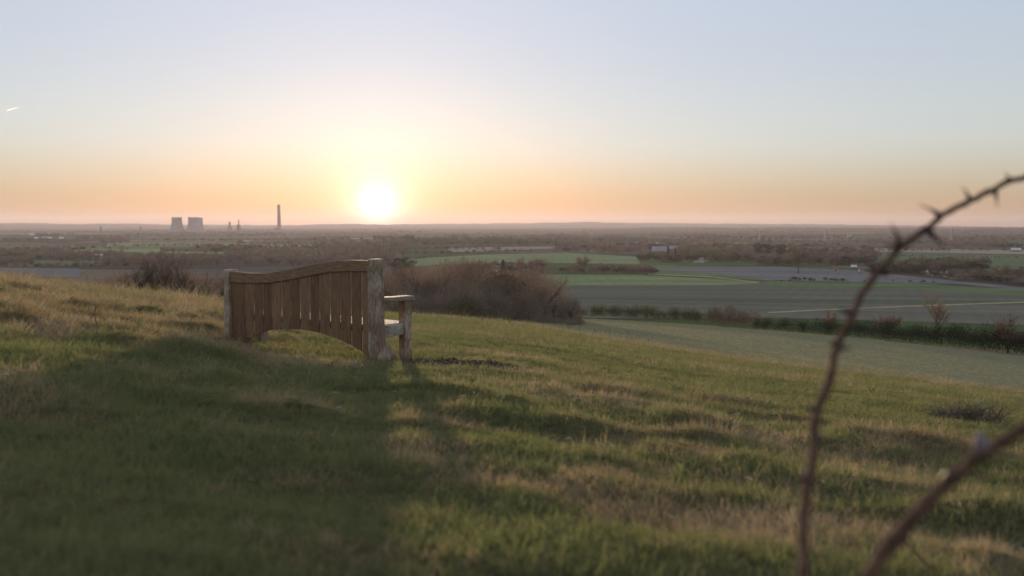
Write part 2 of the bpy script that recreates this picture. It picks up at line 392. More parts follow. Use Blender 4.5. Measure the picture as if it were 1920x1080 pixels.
# ground material: hillside turf, frosty meadow, valley patchwork
def ground_mat():
    m, N, L, n = mat('ground')
    o = N('ShaderNodeOutputMaterial'); b = N('ShaderNodeBsdfDiffuse'); L(b.outputs[0], o.inputs[0])
    g = N('ShaderNodeNewGeometry')
    def noise(scale, det=5, rough=.55):
        z = N('ShaderNodeTexNoise'); z.inputs['Scale'].default_value = scale; z.inputs['Detail'].default_value = det; z.inputs['Roughness'].default_value = rough
        L(g.outputs['Position'], z.inputs[0]); return z
    def rmp(src, cols, interp='LINEAR'):
        r = N('ShaderNodeValToRGB'); r.color_ramp.interpolation = interp; e = r.color_ramp.elements
        while len(e) < len(cols): e.new(.5)
        for el, (p, c) in zip(e, cols): el.position = p; el.color = tuple(c)+(1,)
        L(src, r.inputs[0]); return r
    def mixc(f, a, bb, blend='MIX'):
        x = N('ShaderNodeMix'); x.data_type = 'RGBA'; x.blend_type = blend
        (L(f, x.inputs[0]) if not isinstance(f, float) else setattr(x.inputs[0], 'default_value', f))
        L(a, x.inputs[6]); L(bb, x.inputs[7]); return x
    turf = rmp(noise(9, 8, .7).outputs[0], [(.3, (.060, .056, .028)), (.5, (.105, .100, .045)), (.7, (.18, .145, .085))])
    mea = rmp(noise(.9, 8, .65).outputs[0], [(.3, (.12, .13, .07)), (.55, (.20, .19, .115)), (.72, (.28, .245, .165))])
    # valley: field cells
    vo = N('ShaderNodeTexVoronoi'); vo.inputs['Scale'].default_value = 1/420; vo.inputs['Randomness'].default_value = .9
    mp = N('ShaderNodeMapping'); mp.inputs['Scale'].default_value = (.8, 1.0, 0); L(g.outputs['Position'], mp.inputs[0]); L(mp.outputs[0], vo.inputs['Vector'])
    se = N('ShaderNodeSeparateColor'); L(vo.outputs['Color'], se.inputs[0])
    fld = rmp(se.outputs[0], [(0, (.075, .062, .05)), (.2, (.065, .095, .04)), (.4, (.12, .10, .08)), (.6, (.085, .12, .05)), (.75, (.10, .085, .07)), (.9, (.17, .14, .10))], 'CONSTANT')
    vnz = noise(.012, 6, .6); vr = rmp(vnz.outputs[0], [(.35, (.78, .78, .78)), (.65, (1.15, 1.12, 1.08))])
    fld2 = mixc(1.0, fld.outputs[0], vr.outputs[0], 'MULTIPLY')
    # far hills: woods and downs
    hn = noise(.0016, 7, .65); hr = rmp(hn.outputs[0], [(.42, (.035, .035, .03)), (.5, (.07, .075, .045)), (.62, (.10, .09, .065))])
    z = N('ShaderNodeAttribute'); z.attribute_name = 'zone'
    def step(a, c):
        q = N('ShaderNodeMapRange'); q.inputs['From Min'].default_value = a; q.inputs['From Max'].default_value = c; L(z.outputs['Fac'], q.inputs[0]); return q.outputs[0]
    c1 = mixc(step(.35, .65), turf.outputs[0], mea.outputs[0])
    c2 = mixc(step(1.35, 1.65), c1.outputs[2], fld2.outputs[2])
    c3 = mixc(step(2.2, 2.9), c2.outputs[2], hr.outputs[0])
    L(c3.outputs[2], b.inputs[0])
    bn = noise(14, 8, .75); bp = N('ShaderNodeBump'); bp.inputs['Strength'].default_value = .8; bp.inputs['Distance'].default_value = .05
    L(bn.outputs[0], bp.inputs['Height']); L(bp.outputs[0], b.inputs['Normal'])
    return m
M_ground = ground_mat()
def brow_r(x, y):
    az = np.arctan2(x, y); return np.interp(az, AZ, par[:, 1])*0.97
def build_ground():
    a1 = np.linspace(-.72, .72, 300); a2 = np.linspace(.72, 2*math.pi-.72, 62)[1:-1]
    az = np.concatenate([a1, a2]); 
    rr = np.concatenate([[0.0], np.exp(np.arange(math.log(.3), math.log(1.2), .12)), np.exp(np.arange(math.log(1.2), math.log(70), .0085)),
                         np.exp(np.arange(math.log(70), math.log(20000), .022)), [20000]])
    nA, nR = len(az), len(rr)
    A, Q = np.meshgrid(az, rr, indexing='ij'); X = Q*np.sin(A); Y = Q*np.cos(A); Z = H(X, Y)
    Z[:, 0] = Z[:, 1].mean()
    V = np.stack([X, Y, Z], -1).reshape(-1, 3)
    I = np.arange(nA*nR).reshape(nA, nR); J = np.roll(I, -1, 0)
    F = np.stack([I[:, :-1], I[:, 1:], J[:, 1:], J[:, :-1]], -1).reshape(-1, 4)
    me = mesh_np('ground', V, F, M_ground, True)
    AA = (np.where(A > math.pi, A-2*math.pi, A)); pxx = 960+FPX*np.tan(np.clip(AA, -1.2, 1.2))
    br = np.interp(AA, AZ, par[:, 1])*0.97
    zone = sst(0, 1.5, (Q-br))*1.0
    left = sst(800, 700, pxx)
    zone = np.where(Q > br, np.maximum(zone, 0)+left*sst(60, 90, Q)*.9, zone*0)
    hedge_r = np.interp(pxx, [780, 1100, 1920], [330, 318, 300])
    zone = np.where(Q > hedge_r, 2.0, np.minimum(zone, 1.9))
    zone = zone + sst(9500, 12500, Q)*1.0
    at_ = me.attributes.new('zone', 'FLOAT', 'POINT'); at_.data.foreach_set('value', zone.reshape(-1).astype(np.float32))
    o = obj('ground', me); tag(o, kind='structure'); return o
build_ground()

# ------------------------------------------------------------------ instancing on points (grass, woods)
def instancer(name, P, rotz, scl, idx, tint, sources, tilt=None):
    n = len(P); me = bpy.data.meshes.new(name); me.vertices.add(n); me.vertices.foreach_set('co', np.asarray(P, np.float32).ravel())
    rot = np.zeros((n, 3), np.float32); rot[:, 2] = rotz
    if tilt is not None: rot[:, 0] = tilt[:, 0]; rot[:, 1] = tilt[:, 1]
    scl = np.asarray(scl, np.float32)
    if scl.ndim == 1: scl = np.repeat(scl[:, None], 3, 1)
    for nm, ty, arr in (('rot', 'FLOAT_VECTOR', rot), ('scl', 'FLOAT_VECTOR', scl)):
        a = me.attributes.new(nm, ty, 'POINT'); a.data.foreach_set('vector', arr.ravel())
    a = me.attributes.new('idx', 'INT', 'POINT'); a.data.foreach_set('value', np.asarray(idx, np.int32))
    a = me.attributes.new('tint', 'FLOAT', 'POINT'); a.data.foreach_set('value', np.asarray(tint, np.float32))
    o = obj(name, me)
    ng = bpy.data.node_groups.new(name, 'GeometryNodeTree')
    ng.interface.new_socket('Geometry', in_out='INPUT', socket_type='NodeSocketGeometry')
    ng.interface.new_socket('Geometry', in_out='OUTPUT', socket_type='NodeSocketGeometry')
    gi = ng.nodes.new('NodeGroupInput'); go = ng.nodes.new('NodeGroupOutput'); jn = ng.nodes.new('GeometryNodeJoinGeometry')
    def na(nm, ty):
        q = ng.nodes.new('GeometryNodeInputNamedAttribute'); q.data_type = ty; q.inputs['Name'].default_value = nm; return q.outputs['Attribute']
    ro, sc_, ix = na('rot', 'FLOAT_VECTOR'), na('scl', 'FLOAT_VECTOR'), na('idx', 'INT')
    for k, s in enumerate(sources):
        oi = ng.nodes.new('GeometryNodeObjectInfo'); oi.inputs['Object'].default_value = s; oi.inputs['As Instance'].default_value = True
        ip = ng.nodes.new('GeometryNodeInstanceOnPoints')
        cp = ng.nodes.new('FunctionNodeCompare'); cp.data_type = 'INT'; cp.operation = 'EQUAL'
        ng.links.new(ix, cp.inputs[2]); cp.inputs[3].default_value = k
        ng.links.new(gi.outputs[0], ip.inputs['Points']); ng.links.new(cp.outputs[0], ip.inputs['Selection'])
        ng.links.new(oi.outputs['Geometry'], ip.inputs['Instance']); ng.links.new(ro, ip.inputs['Rotation']); ng.links.new(sc_, ip.inputs['Scale'])
        ng.links.new(ip.outputs[0], jn.inputs[0])
    ng.links.new(jn.outputs[0], go.inputs[0])
    md = o.modifiers.new('scatter', 'NODES'); md.node_group = ng
    return o

# ------------------------------------------------------------------ grass
def tuft(seed, n, h0, h1, spread, w, lean, mat_, flat=0):
    rg = random.Random(seed); V = []; F = []
    for i in range(n):
        a = rg.uniform(0, 6.283); q = spread*math.sqrt(rg.random()); x, y = q*math.cos(a), q*math.sin(a)
        b = a + rg.uniform(-1.2, 1.2); h = rg.uniform(h0, h1); l = h*rg.uniform(.3, 1)*lean
        dx, dy = math.cos(b), math.sin(b); t = rg.uniform(0, 3.14); sx, sy = math.cos(t)*w/2, math.sin(t)*w/2
        base = len(V); zz = -.012
        h *= (1-flat*rg.random())
        V += [(x-sx, y-sy, zz), (x+sx, y+sy, zz), (x+dx*l*.35-sx*.8, y+dy*l*.35-sy*.8, h*.55), (x+dx*l*.35+sx*.8, y+dy*l*.35+sy*.8, h*.55),
              (x+dx*l, y+dy*l, h*rg.uniform(.75, 1))]
        F += [(base, base+1, base+3), (base, base+3, base+2), (base+2, base+3, base+4)]
    me = mesh_from('tuft', V, F, mat_)
    return obj('tuft', me, link=False)
tufts = [tuft(1, 18, .018, .045, .055, .0030, 1.9, M_blade_green), tuft(2, 16, .022, .055, .05, .0032, 1.5, M_blade_green),
         tuft(3, 18, .015, .04, .06, .0028, 2.4, M_blade_dry), tuft(4, 14, .025, .065, .05, .0028, 1.9, M_blade_dry),
         tuft(5, 26, .04, .11, .05, .0030, 2.4, M_blade_dry), tuft(6, 28, .035, .09, .06, .0032, 2.4, M_blade_green)]
rng = np.random.default_rng(7)
def ring_pts(r0, r1, dens, amin=-.70, amax=.70):
    n = int((amax-amin)*(r1*r1-r0*r0)/2*dens); r = np.sqrt(rng.uniform(r0*r0, r1*r1, n)); a = rng.uniform(amin, amax, n)
    return r*np.sin(a), r*np.cos(a)
def earth_mask(x, y):
    m = 1.15*np.exp(-(((x-PX0)/.60)**2+((y-PY0)/.55)**2))
    m2 = .6*np.exp(-(((x-BX-.45)/1.1)**2+((y-BY-.55)/.35)**2))
    return np.maximum(m, m2) + .35*(fbm(x/.15, y/.15, 61)-.5)
def grow(r0, r1, dens, s0, name='grass', wide=1.0):
    x, y = ring_pts(r0, r1, dens)
    keep = (earth_mask(x, y) < .36+.25*rng.random(len(x))) & (np.hypot(x, y) < brow_r(x, y)+1.5)
    x, y = x[keep], y[keep]; n = len(x)
    z = H(x, y); t = tuss(x, y)
    dry = fbm(x/1.7, y/1.7, 71)*.55 + vn(x/.35, y/.3, 72)*.3 + .12*rng.random(n) - .03
    r = np.hypot(x, y); az = np.arctan2(x, y)
    dry += .12*t + .03*sst(6.5, 3.0, r)*sst(-.3, .3, az) - .05*sst(7, 4, r)*sst(.1, -.3, az)
    nr = sst(7, 3.5, r); dry += .30*nr*(vn(x/.30+4, y/.22, 73)-.5) + .22*nr*(vn(x/.75+4, y/.4, 74)-.5)
    q = vn(x/.62, y/.5, 21); dry += .13*t*(q > .5)
    brow = np.exp(-((r-brow_r(x, y)*.93)/(.10*brow_r(x, y)))**2)*sst(-.14, -.05, az); dry += .25*brow
    patch = np.exp(-(((x-.1)/1.2)**2+((y-10.5)/1.0)**2)); dry += .18*patch
    mo = vn(x/.5, y/.45, 77); green_dark = (mo > .7) & (t > .4)
    d = dry > rng.normal(.625, .07, n)
    tall = rng.random(n) < (.01+.16*t*(q > .48)+.04*t+.10*brow)*sst(3.5, 6, r)
    idx = np.where(d, np.where(tall, 4, rng.integers(2, 4, n)), np.where(tall & (rng.random(n) < .6), 5, rng.integers(0, 2, n)))
    sc = s0*rng.uniform(.7, 1.35, n)*(1+.25*t)*(1+.35*sst(.55, .8, vn(x/.4, y/.4, 78)))
    s3 = np.stack([sc*wide, sc*wide, sc], 1)
    tint = np.clip(fbm(x/.8, y/.8, 81, 2)*.9 + .3*rng.random(n) - .1, 0, 1)
    tint[green_dark] *= .15
    tilt = rng.normal(0, .26, (n, 2))
    return np.stack([x, y, z], 1), rng.uniform(0, 6.28, n), s3, idx, tint, tilt
parts = [grow(.9, 3.2, 1300, .62), grow(3.2, 7, 900, .66), grow(7, 13, 560, .75), grow(13, 24, 190, .95, wide=1.6), grow(24, 60, 60, 1.15, wide=2.4)]
cat_ = [np.concatenate([p[k] for p in parts]) for k in range(6)]
gr = instancer('grass', cat_[0], cat_[1], cat_[2], cat_[3], cat_[4], tufts, cat_[5]); tag(gr, kind='stuff')
print('grass tufts', len(cat_[0]))
# meadow beyond the brow: coarse tufts, thinning out
mt_ = [tuft(21, 14, .05, .11, .30, .02, 1.0, M_blade_field), tuft(22, 14, .03, .09, .35, .02, 1.4, M_blade_field)]
x, y = ring_pts(30, 60, 9, -.15, .70); x2, y2 = ring_pts(60, 140, 2.6, -.15, .70); x3, y3 = ring_pts(140, 320, .5, -.15, .7)
x = np.concatenate([x, x2, x3]); y = np.concatenate([y, y2, y3]); k = np.hypot(x, y) > brow_r(x, y)+1.0; x, y = x[k], y[k]; n = len(x)
r_ = np.hypot(x, y); sc = (.7+.9*sst(50, 250, r_))*rng.uniform(.6, 1.3, n)
g2 = instancer('meadow_grass', np.stack([x, y, H(x, y)], 1), rng.uniform(0, 6.28, n), sc, rng.integers(0, 2, n), np.clip(fbm(x/6, y/3, 91)*1.1-.05+.3*rng.random(n)-.1, 0, 1), mt_); tag(g2, kind='stuff')

# ------------------------------------------------------------------ bench
u = np.array([pL[0]-pR[0], pL[1]-pR[1]]); LEN = float(np.hypot(*u)); u /= LEN
ang = math.atan2(u[1], u[0])
bench = empty('park_bench', (pR[0], pR[1], BZ), ang)          # local x: right post -> left post, local y: towards the rear (camera), z up
tag(bench, 'weathered wooden bench with a wave topped slatted back, facing the sunset on the grassy hill', 'bench')
v = np.array([-u[1], u[0]])
def on_plane_y(px, py, y0=0.0):
    d = ray(px, py); o = np.array([pR[0], pR[1]]) + v*y0
    nrm2 = v; t = (o@nrm2)/(d[:2]@nrm2); p = d*t; return float((p[:2]-np.array([pR[0], pR[1]]))@u), float(p[2]-BZ)
def on_plane_x(px, py, x0=0.0):
    d = ray(px, py); o = np.array([pR[0], pR[1]]) + u*x0
    t = (o@u)/(d[:2]@u); p = d*t; return float((p[:2]-np.array([pR[0], pR[1]]))@v), float(p[2]-BZ)
def Z1(x, y): return 380+x/4.0, 460+y/4.0            # zoomed reading -> photo pixel
PWID = .088
def post(x0, ztop, name='rear_post'):
    m = MB(); lo = []
    prof = [(-.10, .012, .185), (.0, .010, .175), (.10, .006, .150), (.25, .002, .135), (.45, 0, .130), (ztop-.02, 0, .125), (ztop, -.006, .119)]
    for i, (z, yr, dep) in enumerate(prof):
        ins = .005 if i == len(prof)-1 else 0
        lo.append([(x0+ins, yr, z), (x0+PWID-ins, yr, z), (x0+PWID-ins, yr-dep, z), (x0+ins, yr-dep, z)])
    m.loft(lo); return m.build(name, M_post, bench, bevel=.004)
zR = on_plane_y(697, 486)[1]; zL = on_plane_y(428, 506)[1]
post(0, zR); xl0 = LEN; post(xl0, zL)
print('bench', LEN, zR, zL)
yr0 = -.018
top = [(235,196),(300,204),(400,211),(500,206),(600,188),(700,164),(800,144),(900,126),(1000,114),(1100,110),(1180,112),(1242,117)]
bot = [(240,280),(300,285),(400,288),(500,285),(600,270),(700,250),(800,230),(900,210),(1000,200),(1100,196),(1180,197),(1238,201)]
T = sorted(on_plane_y(*Z1(*p), yr0) for p in top); B = sorted(on_plane_y(*Z1(*p), yr0) for p in bot)
xs = np.linspace(PWID-.01, LEN+.01, 34)
tz = np.interp(xs, [p[0] for p in T], [p[1] for p in T]); bz = np.interp(xs, [p[0] for p in B], [p[1] for p in B])
ks = np.array([.25, .5, .25])
for _ in range(3):
    tz[1:-1] = np.convolve(tz, ks, 'valid'); bz[1:-1] = np.convolve(bz, ks, 'valid')
m = MB(); m.strip(list(zip(xs, bz)), list(zip(xs, tz)), yr0-.062, yr0); m.build('top_rail', M_rail, bench, bevel=.006)
# boards
yb0 = yr0-.012; yb1 = yb0-.012
gl = [312,380,448,514,588,655,728,798,872,952,1028,1110,1190]
gx = [on_plane_y(*Z1(g, 320), yb0)[0] for g in gl]
edges = sorted([PWID+.001] + gx + [LEN-.001]); gap = .0168
arch = [(268,722),(300,708),(350,694),(400,676),(450,652),(500,636),(560,628),(620,627),(700,629),(760,634),(800,641),(850,651),(900,664),(950,680),(1000,697),(1050,717),(1100,742),(1150,770),(1200,802),(1235,835)]
A_ = sorted(on_plane_y(*Z1(*p), yb0) for p in arch); ax = [p[0] for p in A_]; azz = [p[1] for p in A_]
for i in range(len(edges)-1):
    x0, x1 = edges[i]+(gap/2 if i else 0), edges[i+1]-(gap/2 if i < len(edges)-2 else 0)
    xx = np.linspace(x0, x1, 5); zb = np.maximum(np.interp(xx, ax, azz), -.03); zt = np.interp(xx, xs, bz)+.022
    dy = ((i*37) % 5-2)*.0009
    m = MB(); m.strip(list(zip(xx, zb)), list(zip(xx, zt)), yb1+dy, yb0+dy); m.build('back_board', M_board, bench, bevel=.0015)
# right end: arm, front leg, seat side rail, bracket ; left end the same further along
_, z_arm_t = on_plane_x(777, 553, -.012); y_arm_f, _ = on_plane_x(779, 555, -.012); _, z_arm_b = on_plane_x(777, 562, -.012)
y_leg_f, _ = on_plane_x(772.5, 620); y_leg_r, _ = on_plane_x(760, 620)
_, z_seat_t = on_plane_x(740, 607.5, .03); _, z_ap_b = on_plane_x(740, 631)
_, z_arm_r = on_plane_x(724, 557, -.012)
print('arm', z_arm_t, y_arm_f, z_arm_b, 'leg', y_leg_f, y_leg_r, 'seat', z_seat_t, z_ap_b, z_arm_r)
ARM = .045
def end(x0, sgn):
    # sgn: +1 right end (outer face at x0), -1 left end
    X = lambda a, b: (x0+a, x0+b) if sgn > 0 else (x0+PWID-b, x0+PWID-a)
    m = MB(); a, b = X(0, PWID); m.box(a, b, y_leg_f, y_leg_r, -.08, z_arm_t-ARM); m.build('front_leg', M_post, bench, bevel=.004)
    m = MB(); a, b = X(-.014, PWID+.014); lo = []
    for yy, zt in ((-.110, z_arm_t+.004), (-.30, z_arm_t-.004), (y_arm_f+.07, z_arm_t-.004), (y_arm_f+.02, z_arm_t-.008), (y_arm_f, z_arm_t-.02)):
        q = .004 if yy > y_arm_f+.01 else .012
        lo.append([(a+q, yy, zt-ARM+(.0 if yy > y_arm_f+.01 else .012)), (b-q, yy, zt-ARM+(.0 if yy > y_arm_f+.01 else .012)), (b-q, yy, zt), (a+q, yy, zt)])
    m.loft(lo); m.build('armrest', M_arm, bench, bevel=.005)
    m = MB(); a, b = X(.018, .066); m.box(a, b, y_leg_r-.004, -.115, z_ap_b, z_seat_t-.006); m.build('seat_side_rail', M_arm, bench, bevel=.003)
    # knee bracket at the foot of the rear post
    a, b = X(.02, .062); pts = [(725,641),(730,643),(736,652),(741,662),(747,672)]
    cc = [on_plane_x(px_, py_, .02) for px_, py_ in pts]; m = MB()
    lo = []
    for (yy, zz) in cc: lo.append([(a, yy, -.06), (b, yy, -.06), (b, yy, max(zz, -.04)), (a, yy, max(zz, -.04))])
    m.loft(lo); m.build('knee_bracket', M_post, bench, bevel=.003)
end(0, 1); end(LEN, -1)
ns = 5; y0s, y1s = y_leg_f-.03, -.075; w = (y1s-y0s)/ns
for i in range(ns):
    m = MB(); a = .07 if i > 0 else .09
    m.box(a, LEN+PWID-a, y0s+i*w+.004, y0s+(i+1)*w-.004, z_seat_t-.026, z_seat_t); m.build('seat_slat', M_arm, bench, bevel=.003)
m = MB(); m.box(PWID+.002, LEN-.002, y_leg_f+.012, y_leg_f+.045, z_seat_t-.13, z_seat_t-.028); m.build('front_apron', M_board, bench, bevel=.003)

# turf tufts hugging posts come from the grass; loose litter beside the bench
def scatter_bits(name, cx, cy, sx, sy, n, size, mat_, seed, lift=.004):
    rg = np.random.default_rng(seed); V = []; F = []
    X = rg.normal(cx, sx, n); Y = rg.normal(cy, sy, n); Zz = H(X, Y)
    for i in range(n):
        s = size*rg.uniform(.4, 1.3); a = rg.uniform(0, 6.28); b = len(V)
        ca, sa = math.cos(a)*s, math.sin(a)*s; q = rg.uniform(.25, .7); c = Zz[i]+lift+rg.uniform(0, .012)
        up = rg.uniform(.1, .6)*s
        V += [(X[i]-ca, Y[i]-sa, c), (X[i]+sa*q, Y[i]-ca*q, c+up*.5), (X[i]+ca, Y[i]+sa, c+up), (X[i]-sa*q, Y[i]+ca*q, c+up*.3), (X[i], Y[i], c-up*.35)]
        F += [(b, b+1, b+4), (b+1, b+2, b+4), (b+2, b+3, b+4), (b+3, b, b+4)]
    return obj(name, mesh_from(name, V, F, mat_))
tag(scatter_bits('leaf_litter', PX0, PY0, .40, .30, 420, .018, M_litter, 5), kind='stuff')
def clods(name, cx, cy, sx, sy, n, mat_, seed):
    rg = np.random.default_rng(seed); V = []; F = []
    for i in range(n):
        x = rg.normal(cx, sx); y = rg.normal(cy, sy); z = float(H(x, y)); s = rg.uniform(.006, .021); b = len(V)
        P = rg.normal(0, 1, (6, 3)); base = np.array([[1,0,0],[-1,0,0],[0,1,0],[0,-1,0],[0,0,.7],[0,0,-.6]])
        Q = (base + P*.22)*s + np.array([x, y, z+s*.2]); V += [tuple(q) for q in Q]
        for f in ((0,2,4),(2,1,4),(1,3,4),(3,0,4),(2,0,5),(1,2,5),(3,1,5),(0,3,5)): F.append(tuple(b+k for k in f))
    return obj(name, mesh_from(name, V, F, mat_))
tag(clods('soil_clods', PX0, PY0, .36, .27, 900, M_soil, 9), kind='stuff')

def leaves(name, n, r0, r1, size, mat_, seed, straw=False):
    rg = np.random.default_rng(seed); r = np.sqrt(rg.uniform(r0*r0, r1*r1, n)); a = rg.uniform(-.65, .65, n); X = r*np.sin(a); Y = r*np.cos(a); Z = H(X, Y); V = []; F = []
    for i in range(n):
        b = len(V); t = rg.uniform(0, 6.28); c_, s_ = math.cos(t), math.sin(t); q = size*rg.uniform(.6, 1.4); z = Z[i]+rg.uniform(.018, .04); wd = q*(.35 if not straw else .018)
        tl = rg.uniform(-.35, .5)*q
        V += [(X[i]-c_*q, Y[i]-s_*q, z-tl*.4), (X[i]+s_*wd, Y[i]-c_*wd, z+.2*wd), (X[i]+c_*q, Y[i]+s_*q, z+tl), (X[i]-s_*wd, Y[i]+c_*wd, z+.5*wd)]
        F += [(b, b+1, b+2), (b, b+2, b+3)]
    o = obj(name, mesh_from(name, V, F, mat_)); tag(o, kind='stuff')
M_leafd = simple('dead leaf', (0.30, 0.21, 0.14), .8, .4, 9)
leaves('dead_leaves', 420, 2.5, 16, .020, M_leafd, 61)
leaves('dry_straw', 700, 2, 14, .075, M_blade_dry, 62, True)
def weeds(name, n, seed):
    rg = np.random.default_rng(seed); r = np.sqrt(rg.uniform(9, 15**2, n)); a = rg.uniform(-.6, .6, n); V = []; F = []
    for i in range(n):
        x, y = r[i]*math.sin(a[i]), r[i]*math.cos(a[i]); z = float(H(x, y)); k = rg.integers(6, 11)
        for j in range(k):
            t = 2*math.pi*j/k+rg.uniform(-.3, .3); L_ = rg.uniform(.035, .085); w = L_*rg.uniform(.22, .35); c_, s_ = math.cos(t), math.sin(t); b = len(V); up = rg.uniform(.2, .8)*L_
            V += [(x, y, z+.01), (x+c_*L_*.5-s_*w/2, y+s_*L_*.5+c_*w/2, z+up*.8+.012), (x+c_*L_*.5+s_*w/2, y+s_*L_*.5-c_*w/2, z+up*.8+.012), (x+c_*L_, y+s_*L_, z+up*.7+.01)]
            F += [(b, b+2, b+1), (b+1, b+2, b+3)]
    tag(obj(name, mesh_from(name, V, F, M_blade_green)), kind='stuff')
weeds('turf_weeds', 520, 71)
# rough heap of dead stems on the right (photo 1800,785)
hp = base_pt(1818, 795)
def heap(cx, cy, rx, ry, h, n, seed, mat_, name, w=.004, L0=.12, L1=.3):
    rg = np.random.default_rng(seed); V = []; F = []
    for i in range(n):
        a = rg.uniform(0, 6.28); q = math.sqrt(rg.random()); x = cx+rx*q*math.cos(a); y = cy+ry*q*math.sin(a)
        z = float(base_h(x, y)) + h*(1-q*q)*rg.uniform(0, 1)+.0; l = rg.uniform(L0, L1); b_ = rg.uniform(0, 6.28); el = rg.normal(.25, .45)
        d = np.array([math.cos(b_)*math.cos(el), math.sin(b_)*math.cos(el), math.sin(el)])*l; s = np.cross(d, rg.normal(0, 1, 3)); s = s/np.linalg.norm(s)*w/2
        p = np.array([x, y, z]); m_ = p+d*.5+np.array([0, 0, rg.uniform(0, .03)]); b = len(V)
        V += [tuple(p-s), tuple(p+s), tuple(m_+s), tuple(m_-s), tuple(p+d)]
        F += [(b, b+1, b+2), (b, b+2, b+3), (b+3, b+2, b+4)]
    return obj(name, mesh_from(name, V, F, mat_))
M_stalk = simple('dead stalks', (0.13, 0.095, 0.07), .85, .4, 12)
tag(heap(hp[0], hp[1], .30, .22, .10, 900, 3, M_stalk, 'dead_bracken'), 'low brown heap of dead stems on the grass beside the lower thorny branch', 'dead plant')
# thin dry weed stalk at far left (photo 181, 560-640)
wp = base_pt(181, 650); m = MB(); hh = wp[1]*85/1600
m.tube([(wp[0], wp[1], wp[2]-.02), (wp[0]+.01, wp[1], wp[2]+hh*.4), (wp[0]-.005, wp[1], wp[2]+hh*.75), (wp[0]+.005, wp[1], wp[2]+hh)], [.004, .0035, .003, .0015], 5)
rg = random.Random(4)
for i in range(9):
    z = wp[2]+hh*(.45+.06*i); a = rg.uniform(0, 6.28); m.tube([(wp[0], wp[1], z), (wp[0]+.03*math.cos(a), wp[1]+.03*math.sin(a), z+.035)], [.0022, .0012], 4)
tag(m.build('dry_weed_stalk', M_stalk), 'single thin dry weed stalk rising from the rough grass left of the bench', 'plant')

# seed stalks along the brow right of the bench (photo 790-1000, 575-600)
V = []; F = []; rg = np.random.default_rng(12)
for i in range(170):
    px_ = rg.uniform(770, 1230) if i < 130 else rg.uniform(10, 760); a = math.atan((px_-960)/FPX); r = rg.uniform(24, 40); x, y = r*math.sin(a), r*math.cos(a); z = float(H(x, y)); h = rg.uniform(.12, .55)*(1 if i < 130 else .5)
    lx = rg.normal(0, .06); b = len(V); w = .0022
    V += [(x-w, y, z-.02), (x+w, y, z-.02), (x+lx*.5+w, y, z+h*.6), (x+lx*.5-w, y, z+h*.6), (x+lx+.006, y, z+h*.85), (x+lx-.006, y, z+h*.85), (x+lx*1.1, y, z+h)]
    F += [(b, b+1, b+2), (b, b+2, b+3), (b+3, b+2, b+4), (b+3, b+4, b+5), (b+5, b+4, b+6)]
tag(obj('seed_stalks', mesh_from('seed_stalks', V, F, M_stalk)), kind='stuff')

